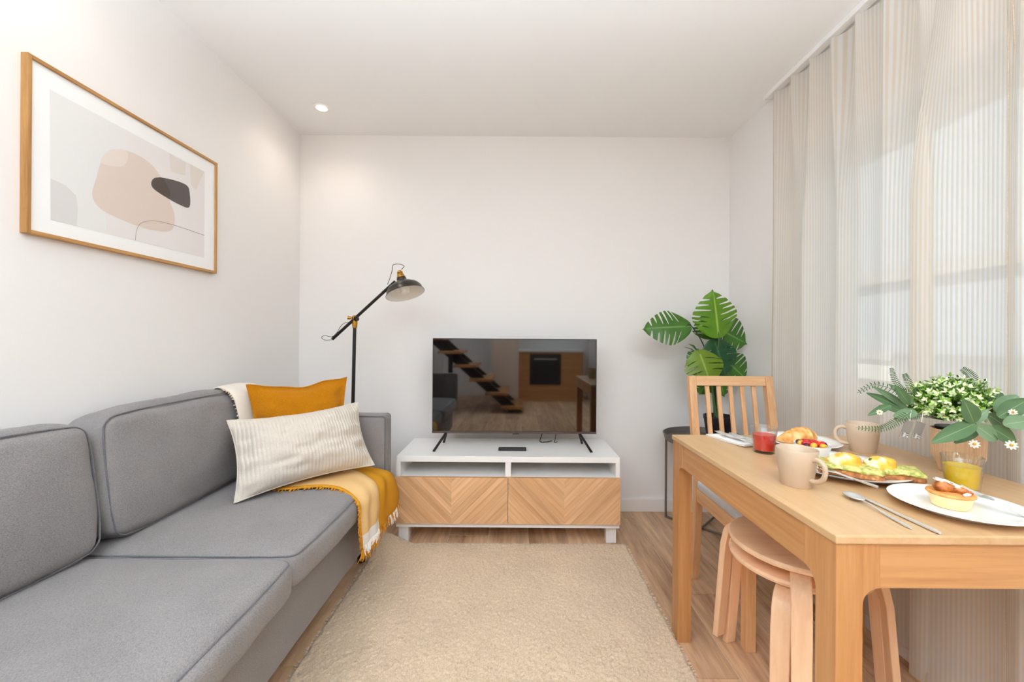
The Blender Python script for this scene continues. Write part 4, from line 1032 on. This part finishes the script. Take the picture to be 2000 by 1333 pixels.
cutlery('knife', 'silver knife on the folded napkin behind the red juice', (.80, 1.535), (.838, 1.37), TZ + .0115)

# croissant
def multi_mat(name, stops, scale=30, rough=.6, bump=.4, detail=5):
    m, nt, b = newmat(name); N = nt.nodes.new; L = nt.links.new
    tc = N('ShaderNodeTexCoord'); n = N('ShaderNodeTexNoise'); n.inputs['Scale'].default_value = scale; n.inputs['Detail'].default_value = detail; L(tc.outputs['Object'], n.inputs['Vector'])
    cr = N('ShaderNodeValToRGB'); e = cr.color_ramp.elements; e[0].position, e[0].color = stops[0]; e[1].position, e[1].color = stops[-1]
    for p, c in stops[1:-1]: q = e.new(p); q.color = c
    L(n.outputs['Fac'], cr.inputs[0]); L(cr.outputs[0], b.inputs['Base Color']); b.inputs['Roughness'].default_value = rough
    bp = N('ShaderNodeBump'); bp.inputs['Strength'].default_value = bump; bp.inputs['Distance'].default_value = .002; L(n.outputs['Fac'], bp.inputs['Height']); L(bp.outputs[0], b.inputs['Normal'])
    return m
M['croiss'] = multi_mat('baked_pastry', [(.3, S(196, 112, 44)), (.5, S(232, 168, 90)), (.72, S(246, 214, 150))], 40, .45)
def croissant():
    t = thing('croissant', 'golden flaky croissant on the far plate', 'croissant', (P3[0], P3[1], TZ + .007))
    n = 90; seg = 18; vs_, fs_ = [], []
    for i in range(n):
        s = i / (n - 1); a = lerp(rad(205), rad(345), s)
        cen = Vector((P3[0] - .012 + .062 * math.cos(a), P3[1] + .035 + .052 * math.sin(a), 0))
        tg = Vector((-math.sin(a), math.cos(a), 0)); rn = Vector((math.cos(a), math.sin(a), 0))
        r = .006 + .024 * math.sin(PI * s) ** .8; step = (s * 7) % 1; r *= 1 + .10 * (1 - step)
        for k in range(seg):
            p = 2 * PI * k / seg; rr_ = r * (1 + .04 * nz((s * 20, k * .7, 1)))
            vs_.append(cen + rn * math.cos(p) * rr_ + Vector((0, 0, TZ + .009 + r * .78 + math.sin(p) * rr_ * .92)))
    for i in range(n - 1):
        for k in range(seg): l = (k + 1) % seg; fs_.append((i * seg + k, i * seg + l, (i + 1) * seg + l, (i + 1) * seg + k))
    fs_ += [tuple(range(seg)), tuple(range((n - 1) * seg, n * seg))]
    MB().add(vs_, fs_).build('crust', M['croiss'], t, smooth=True, angle=60)
croissant()

# fruit bowl on the toast plate
bwl = (.873, 1.205)
t = thing('fruit_bowl', 'small white bowl of cut fruit on the toast plate', 'bowl', (bwl[0], bwl[1], TZ + .007))
zb = TZ + .0085
MB().lathe([(0, .002), (.020, .002), (.022, 0), (.026, .003), (.040, .022), (.046, .046), (.0465, .048), (.044, .047), (.038, .023), (.022, .007), (0, .006)], 48, (bwl[0], bwl[1], zb)).build('dish', M['china'], t, smooth=True, angle=60)
fr = [('strawberry_piece', 'red strawberry piece in the small fruit bowl', S(214, 40, 40), 7, .011), ('mango_piece', 'yellow mango piece in the small fruit bowl', S(246, 190, 50), 4, .010), ('grape_half', 'dark purple grape half in the small fruit bowl', S(92, 34, 62), 4, .009)]
k = 0
for nm, lab, col, cnt, r in fr:
    fm = mat(nm + '_flesh', col, .3, var=.25, vscale=120)
    for i in range(cnt):
        an = k * 2.4; rr_ = .006 + .028 * math.sqrt((k % 15) / 15); rx = random.uniform(.9, 1.3)
        c_ = (bwl[0] + rr_ * math.cos(an), bwl[1] + rr_ * math.sin(an), zb + .047 + .006 * (1 - rr_ / .034))
        t = thing(nm, lab, 'fruit', c_, 0, 'cut fruit in the bowl')
        mb = MB().blob(c_, r * rx, r * .9, r * .75, 12, 8, .25, 1.6, Matrix.Rotation(random.uniform(0, 3), 3, 'Z') @ Matrix.Rotation(random.uniform(-.6, .6), 3, 'X'), seed=k)
        mb.build('flesh', fm, t, smooth=True, angle=70); k += 1
cutlery('spoon', 'small silver spoon leaning beside the fruit bowl', (.935, 1.215), (.962, 1.262), TZ + .022, dz=.004) if False else None

# avocado toast with poached eggs
M['crust'] = multi_mat('toast_crust', [(.3, S(120, 66, 30)), (.55, S(176, 110, 58)), (.75, S(214, 164, 104))], 90, .8, .8)
M['avo'] = multi_mat('mashed_avocado', [(.3, S(140, 148, 56)), (.5, S(196, 192, 104)), (.72, S(226, 218, 150))], 110, .5, .9)
M['egg'] = multi_mat('sauced_egg', [(.30, S(250, 242, 222)), (.40, S(248, 228, 176)), (.47, S(246, 190, 70)), (.72, S(234, 156, 44))], 24, .35, .25, 2)
M['chili'] = mat('chilli_flake', S(150, 52, 22), .6); M['herb'] = mat('herb_leaf', S(72, 104, 42), .6)
zt = TZ + .0075
def toast(label, c, ang, lx, ly, h, avo=True):
    t = thing('avocado_toast', label, 'toast', (c[0], c[1], zt), group='slices of toast on the dark rimmed plate')
    R_ = Matrix.Rotation(ang, 3, 'Z')
    p, fs = round_box(lx, ly, h / 2, .008, (.004, .004, 0), (16, 12, 6), .002, c[0] * 40, 40)
    MB().add([R_ @ q + Vector((c[0], c[1], zt + h / 2)) for q in p], fs).build('bread', M['crust'], t, smooth=True, angle=60)
    if avo:
        p, fs = round_box(lx * .97, ly * .95, .006, .005, (.003, .003, .004), (26, 20, 4), .006, c[1] * 50, 70)
        MB().add([R_ @ q + Vector((c[0], c[1], zt + h + .003)) for q in p], fs).build('avocado_spread', M['avo'], t, smooth=True, angle=80)
toast('thick toast slice heaped with avocado and poached eggs on its left side', (.883, 1.082), rad(-36), .066, .042, .018)
toast('toast slice with exposed crust end on the right of the plate', (.985, 1.052), rad(-30), .044, .040, .018)
for k, (ex, ey, s, lab) in enumerate(((.876, 1.090, 1.0, 'poached egg under yellow sauce on the left of the toast'), (.952, 1.068, .92, 'poached egg with runny yolk on the right of the toast'))):
    t = thing('poached_egg', lab, 'egg', (ex, ey, zt + .022), group='poached eggs on toast')
    e_ = MB().blob((ex, ey, zt + .028), .042 * s, .034 * s, .026 * s, 28, 16, .22, 2.2, seed=k + 2); e_.build('egg_white', M['egg'], t, smooth=True, angle=80)
    fk = MB()
    for j in range(14):
        a_, r_ = random.uniform(0, 6.3), random.uniform(.2, .85); px_, py_ = ex + .034 * s * r_ * math.cos(a_), ey + .028 * s * r_ * math.sin(a_)
        fk.blob((px_, py_, zt + .029 + .021 * s * math.sqrt(1 - r_ * r_)), .0012, .0016, .0008, 6, 4)
    fk.build('chilli_flakes', M['chili'], t)['kind'] = 'stuff'
    MB().blob((ex + .018 * (1 if k == 0 else -1.4), ey + .0, zt + .044), .006, .004, .004, 10, 6, .4, 2, seed=k).build('herb', M['herb'], t, smooth=True)

# tart
t = thing('fruit_tart', 'round custard tart with baked apple and icing sugar', 'tart', (P1[0] - .012, P1[1] + .004, TZ + .0065))
tc_ = Vector((P1[0] - .012, P1[1] + .004, TZ + .0072))
M['short'] = multi_mat('shortcrust', [(.3, S(240, 206, 146)), (.6, S(250, 226, 172)), (.8, S(252, 234, 190))], 40, .6, .2)
M['golden'] = multi_mat('golden_rim', [(.3, S(206, 130, 60)), (.6, S(232, 168, 96))], 60, .6, .3)
MB().lathe([(0, 0), (.027, 0), (.029, .002), (.036, .026), (.037, .028)], 40, tc_, cap=False).build('crust', M['short'], t, smooth=True, angle=60)
MB().lathe([(.0362, .0255), (.039, .028), (.038, .0315), (.034, .032), (.026, .030), (0, .0335)], 40, tc_, cap=False).build('golden_rim', M['golden'], t, smooth=True, angle=70)
M['apple'] = multi_mat('caramelised_apple', [(.3, S(140, 72, 30)), (.55, S(186, 110, 52)), (.8, S(220, 160, 96))], 80, .45, .8)
M['sugar'] = mat('icing_sugar', S(246, 238, 230), .9, bump=.6, bscale=300)
for j, (dx, dy, dz, rx, ry, rz, an) in enumerate(((-.010, .004, .040, .017, .012, .012, -.7), (.008, -.004, .037, .018, .009, .008, -.75), (.019, -.013, .034, .011, .006, .005, -.7))):
    MB().blob(tc_ + Vector((dx, dy, dz)), rx, ry, rz, 20, 12, .35, 3.2, Matrix.Rotation(an, 3, 'Z'), seed=j).build('apple_slice', M['apple'], t, smooth=True, angle=80)
MB().blob(tc_ + Vector((.0, .004, .0475)), .024, .0085, .0052, 22, 12, .4, 3, Matrix.Rotation(-.72, 3, 'Z') @ Matrix.Rotation(.30, 3, 'Y'), seed=9).build('icing_sugar', M['sugar'], t, smooth=True, angle=80)
MB().blob(tc_ + Vector((.012, -.022, .0325)), .014, .005, .0025, 16, 8, .45, 3, Matrix.Rotation(.45, 3, 'Z'), seed=5).build('icing_sugar', M['sugar'], t, smooth=True, angle=80)

# ------------------------------------------------------------------ planter with mixed artificial greenery
PC = Vector((1.215, 1.125, TZ))
pl = thing('planter', 'ribbed beige planter of mixed green foliage by the curtain', 'potted plant', PC)
M['rib'] = wood('ribbed_planter', S(224, 190, 154), S(204, 164, 126), 'Z', fine=90, rnd=0)
n_ = 96; prof = [(.034, .0), (.038, .004), (.040, .020), (.047, .034), (.053, .046), (.055, .118), (.0535, .120), (.050, .118), (.048, .05)]
vs_, fs_ = [], []
for i, (r, z) in enumerate(prof):
    for k in range(n_ * 2):
        a_ = 2 * PI * k / (n_ * 2); rr_ = r - (.0014 if (k % 4 < 2 and .02 < z and i < 6) else 0); vs_.append(PC + Vector((rr_ * math.cos(a_), rr_ * math.sin(a_), z)))
for i in range(len(prof) - 1):
    for k in range(n_ * 2): l = (k + 1) % (n_ * 2); a0 = i * n_ * 2; fs_.append((a0 + k, a0 + l, a0 + n_ * 2 + l, a0 + n_ * 2 + k))
fs_.append(tuple(range(n_ * 2))[::-1])
MB().add(vs_, fs_).build('pot', M['rib'], pl, smooth=True, angle=30)
MB().lathe([(.030, .06), (.046, .125), (.044, .126), (0, .118)], 32, PC).build('inner_pot', M['blackplastic'], pl, smooth=True)
BC = PC + Vector((-.012, 0, .178))
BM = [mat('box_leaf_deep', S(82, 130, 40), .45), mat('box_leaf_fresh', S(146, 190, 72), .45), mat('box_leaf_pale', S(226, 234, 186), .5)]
def oval(mb, p, d, n, L_, W_, fold=.2):
    d = d.normalized(); s = d.cross(n)
    if s.length < 1e-4: s = d.cross(Vector((.3, .5, .8)))
    s.normalize(); n = s.cross(d)
    pts = [p, p + d * L_ * .35 + s * W_, p + d * L_ * .75 + s * W_ * .75, p + d * L_, p + d * L_ * .75 - s * W_ * .75, p + d * L_ * .35 - s * W_, p + d * L_ * .5 - n * W_ * fold]
    mb.add(pts, [(0, 1, 6), (1, 2, 6), (2, 3, 6), (3, 4, 6), (4, 5, 6), (5, 0, 6)])
rg = random.Random(21)
lm = [MB(), MB(), MB()]; sm_ = MB()
for k in range(300):
    z = rg.uniform(-.35, 1); a_ = rg.uniform(0, 2 * PI); q = math.sqrt(1 - z * z)
    d = Vector((q * math.cos(a_) * 1.12, q * math.sin(a_), z * .82 + .06)); tip = BC + d * rg.uniform(.068, .104) 
    if tip.x > 1.29: tip.x = 1.29 - rg.uniform(0, .015)
    sm_.tube([BC + d * .02 - Vector((0, 0, .03)), tip], .0008, 4, cap=False)
    dn = d.normalized()
    for lev in range(4):
        p = tip - dn * lev * .009
        for j in range(4):
            aj = j * PI / 2 + lev * .7 + rg.uniform(-.3, .3)
            u_ = dn.orthogonal().normalized(); v_ = dn.cross(u_)
            dd = (u_ * math.cos(aj) + v_ * math.sin(aj)) + dn * rg.uniform(.5, 1.0)
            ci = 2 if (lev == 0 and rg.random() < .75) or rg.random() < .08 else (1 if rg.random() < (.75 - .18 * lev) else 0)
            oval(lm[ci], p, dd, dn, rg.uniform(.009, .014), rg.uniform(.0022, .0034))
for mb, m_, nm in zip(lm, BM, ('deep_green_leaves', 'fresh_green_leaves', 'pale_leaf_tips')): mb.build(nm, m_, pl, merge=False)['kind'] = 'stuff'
sm_.build('twigs', M['stem'], pl, merge=False)['kind'] = 'stuff'
# broad eucalyptus leaves, each its own part
EU = leaf_mat('eucalyptus_leaf', S(94, 124, 80), S(62, 94, 58), .5, S(140, 164, 112))
EU2 = leaf_mat('pale_eucalyptus_leaf', S(126, 152, 116), S(88, 120, 84), .5, S(156, 178, 132))
def broad(base, tip, w_, m_, face=Vector((-.5, -.8, .4)), bend=.1):
    base, tip = Vector(base), Vector(tip); ax = tip - base; L_ = ax.length; ax.normalize(); s_ = ax.cross(face).normalized(); n__ = s_.cross(ax).normalized()
    def fn(s, t):
        x = (2 * t - 1); wv = w_ * math.sin(PI * (.04 + .93 * s) ** .85) ** .8
        return base + ax * s * L_ + s_ * x * wv + n__ * (-bend * L_ * s * s + .25 * wv * x * x)
    return MB().grid(fn, 18, 9).build('leaf', m_, pl, smooth=True, angle=180, merge=False)
def E(u, v, y): return PY(u, v, y)
for (b_, t_, wp, y_, m_) in (((1905, 828), (1826, 862), 15, .98, EU), ((1902, 826), (1886, 783), 15, .98, EU), ((1908, 830), (1868, 864), 13, 1.0, EU), ((1906, 832), (1952, 862), 15, .98, EU2),
        ((1935, 805), (1955, 765), 13, 1.06, EU), ((1945, 805), (1990, 772), 15, 1.02, EU2), ((1930, 810), (1975, 840), 15, 1.02, EU), ((1950, 815), (2012, 778), 16, 1.0, EU), ((1935, 835), (1990, 866), 15, .98, EU),
        ((1960, 830), (2020, 820), 15, .97, EU2), ((1900, 826), (1930, 800), 9, 1.0, EU2), ((1775, 790), (1752, 755), 9, 1.10, EU), ((1785, 790), (1742, 752), 8, 1.12, EU2), ((1765, 800), (1700, 768), 9, 1.12, EU),
        ((1770, 805), (1722, 792), 8, 1.10, EU), ((1790, 805), (1748, 812), 10, 1.08, EU2), ((1740, 792), (1698, 810), 7, 1.08, EU), ((1772, 798), (1712, 756), 7, 1.12, EU2)):
    broad(E(*b_, y_), E(*t_, y_ - .01), wp * y_ / F, m_)
brn = MB()
for pts in (((1850, 815, 1.10), (1880, 815, 1.04), (1906, 828, .99)), ((1850, 815, 1.12), (1900, 805, 1.08), (1950, 815, 1.02)), ((1840, 815, 1.12), (1800, 800, 1.11), (1765, 800, 1.11)), ((1840, 815, 1.12), (1800, 795, 1.12), (1772, 790, 1.11))):
    brn.tube(spline([E(*p) for p in pts], 12), .0014, 5)
brn.build('branches', M['stem'], pl, smooth=True)
# ferns
FG = mat('fern_green', S(70, 98, 56), .6)
def fern(pts, y_, lmax, n=15):
    pth = spline([E(u, v, y_) for u, v in pts], n + 4); mb = MB(); mb.tube(pth, [lerp(.0011, .0005, i / (n + 3)) for i in range(n + 4)], 4)
    for i in range(2, n + 3):
        d = (pth[i + 1] - pth[i - 1]).normalized(); s_ = d.cross(Vector((-.6, -.8, 0.05))).normalized()
        l = lmax * math.sin(PI * lerp(.25, 1.0, 1 - i / (n + 4)) ** 1.0 * .55)
        for sg in (-1, 1): oval(mb, pth[i], s_ * sg + d * .35, Vector((-.6, -.8, 0)), l, .0013, .1)
    mb.build('fern_frond', FG, pl, merge=False)
fern(((1785, 770), (1755, 765), (1710, 752), (1674, 768)), 1.10, .013)
fern(((1772, 768), (1755, 755), (1745, 735), (1741, 718)), 1.12, .010)
fern(((1790, 775), (1780, 760), (1772, 742), (1766, 730)), 1.14, .012)
fern(((1905, 765), (1902, 745), (1892, 730), (1878, 720)), 1.14, .016)
fern(((1780, 805), (1750, 825), (1720, 838), (1672, 836)), 1.06, .013, 20)
fern(((1800, 808), (1785, 812), (1765, 815), (1748, 822)), 1.08, .014, 12)
# daisies
DW = mat('daisy_petal', S(228, 216, 198), .7); DY = mat('daisy_centre', S(206, 160, 70), .8)
for (u, v, y_, r_) in ((1903, 868, .975, .011), (1975, 870, .96, .012), (1978, 806, .985, .009), (1718, 806, 1.07, .008)):
    c_ = E(u, v, y_); fd = Vector((-.6, -.75, .3)).normalized(); a1 = fd.orthogonal().normalized(); a2 = fd.cross(a1); mb = MB()
    for k in range(9):
        a_ = 2 * PI * k / 9; oval(mb, c_, a1 * math.cos(a_) + a2 * math.sin(a_) + fd * .15, fd, r_, r_ * .22, .1)
    o = mb.build('flower', DW, pl, merge=False); MB().blob(c_ + fd * .002, r_ * .28, r_ * .28, r_ * .28, 10, 6).build('flower_centre', DY, o, smooth=True)
# two paper care tags hanging under the foliage
TG = mat('paper_tag', S(136, 128, 120), .8); TP = mat('tag_print', S(58, 50, 46), .8); TWh = mat('tag_white', S(206, 199, 190), .8)
for (u, v) in ((1768, 820), (1791, 823)):
    a_ = E(u, v, 1.06); d = (E(u - 12, v + 33, 1.06) - a_); s_ = (E(u + 17, v + 5, 1.06) - a_); nn = d.cross(s_).normalized() * -1
    if nn.y > 0: nn = -nn
    def rect(x0, x1, y0_, y1_, lay): return MB().add([a_ + s_ * x + d * y + nn * .0003 * lay for x, y in ((x0, y0_), (x1, y0_), (x1, y1_), (x0, y1_))], [(0, 1, 2, 3)])
    tg = rect(0, 1, 0, 1, 0).build('care_tag', TG, pl, merge=False, solid=.0003)
    rect(.08, .92, .70, .95, 1).build('label_field', TWh, tg, merge=False)
    for k, (x0, x1) in enumerate(((.10, .14), (.18, .26), (.30, .34))): rect(x0, x1, .70, .93, 2).build('bar', TP, tg, merge=False)
    for (x0, x1, q0, q1) in ((.55, .90, .70, .74), (.55, .90, .80, .84), (.55, .80, .89, .93)): rect(x0, x1, q0, q1, 2).build('text_line', TP, tg, merge=False)
    MB().tube([a_ + s_ * .5, E(u + 12, v - 18, 1.08)], .0006, 4).build('string', M['whiteyarn'], tg)

# ------------------------------------------------------------------ the room behind the camera (mirrored in the television)
sc_ = thing('staircase', 'black steel staircase with wooden treads mirrored in the television', 'staircase', (-.6, -1.6, 0))
M['tread'] = wood('stair_tread', S(196, 140, 84), S(150, 98, 52), 'Y')
for k in range(8):
    z = .10 + k * .205; x = .12 - k * .235
    if x - .34 < XL: 
        MB().box(XL + .003, max(XL + .05, x), -2.1, -1.25, z - .04, z).build('tread', M['tread'], sc_, bevel=.004); continue
    MB().box(x - .34, x, -2.1, -1.25, z - .04, z).build('tread', M['tread'], sc_, bevel=.004)
for y in (-1.45, -1.95):
    MB().prism([(.10, 0), (-.10, 0), (XL + .003, 1.14), (XL + .003, 1.34)], 'Y', y - .03, y + .03).build('stringer', M['black'], sc_)
MB().box(-1.0, -.94, -1.31, -1.25, 0, .86).build('post', M['black'], sc_)
struct('wall_pillar', MB().box(-.42, .05, -2.7, -2.3, 0, ZC), mat('beige_plaster', S(214, 190, 172), .9))
kc = thing('oven_unit', 'wooden kitchen unit with built in black oven mirrored in the television', 'kitchen unit', (.55, -2.8, 0))
MB().box(.05, 1.2, -3.095, -2.5, 0, .88).build('base_cabinet', M['oakX'], kc); MB().box(.03, 1.22, -3.095, -2.47, .88, .92).build('worktop', M['white'], kc)
MB().box(.25, .80, -2.5, -2.48, .30, .84).build('oven_door', M['blackplastic'], kc); MB().box(.32, .73, -2.48, -2.46, .74, .76).build('handle', M['steel'], kc)
wc_ = thing('wall_cupboard', 'white kitchen wall cupboards mirrored in the television', 'cupboard', (.6, -2.9, 1.45))
for k in range(3): MB().box(.05 + k * .39, .43 + k * .39, -3.1, -2.76, 1.42, 2.15).build('cupboard_unit', M['white'], wc_, bevel=.003)
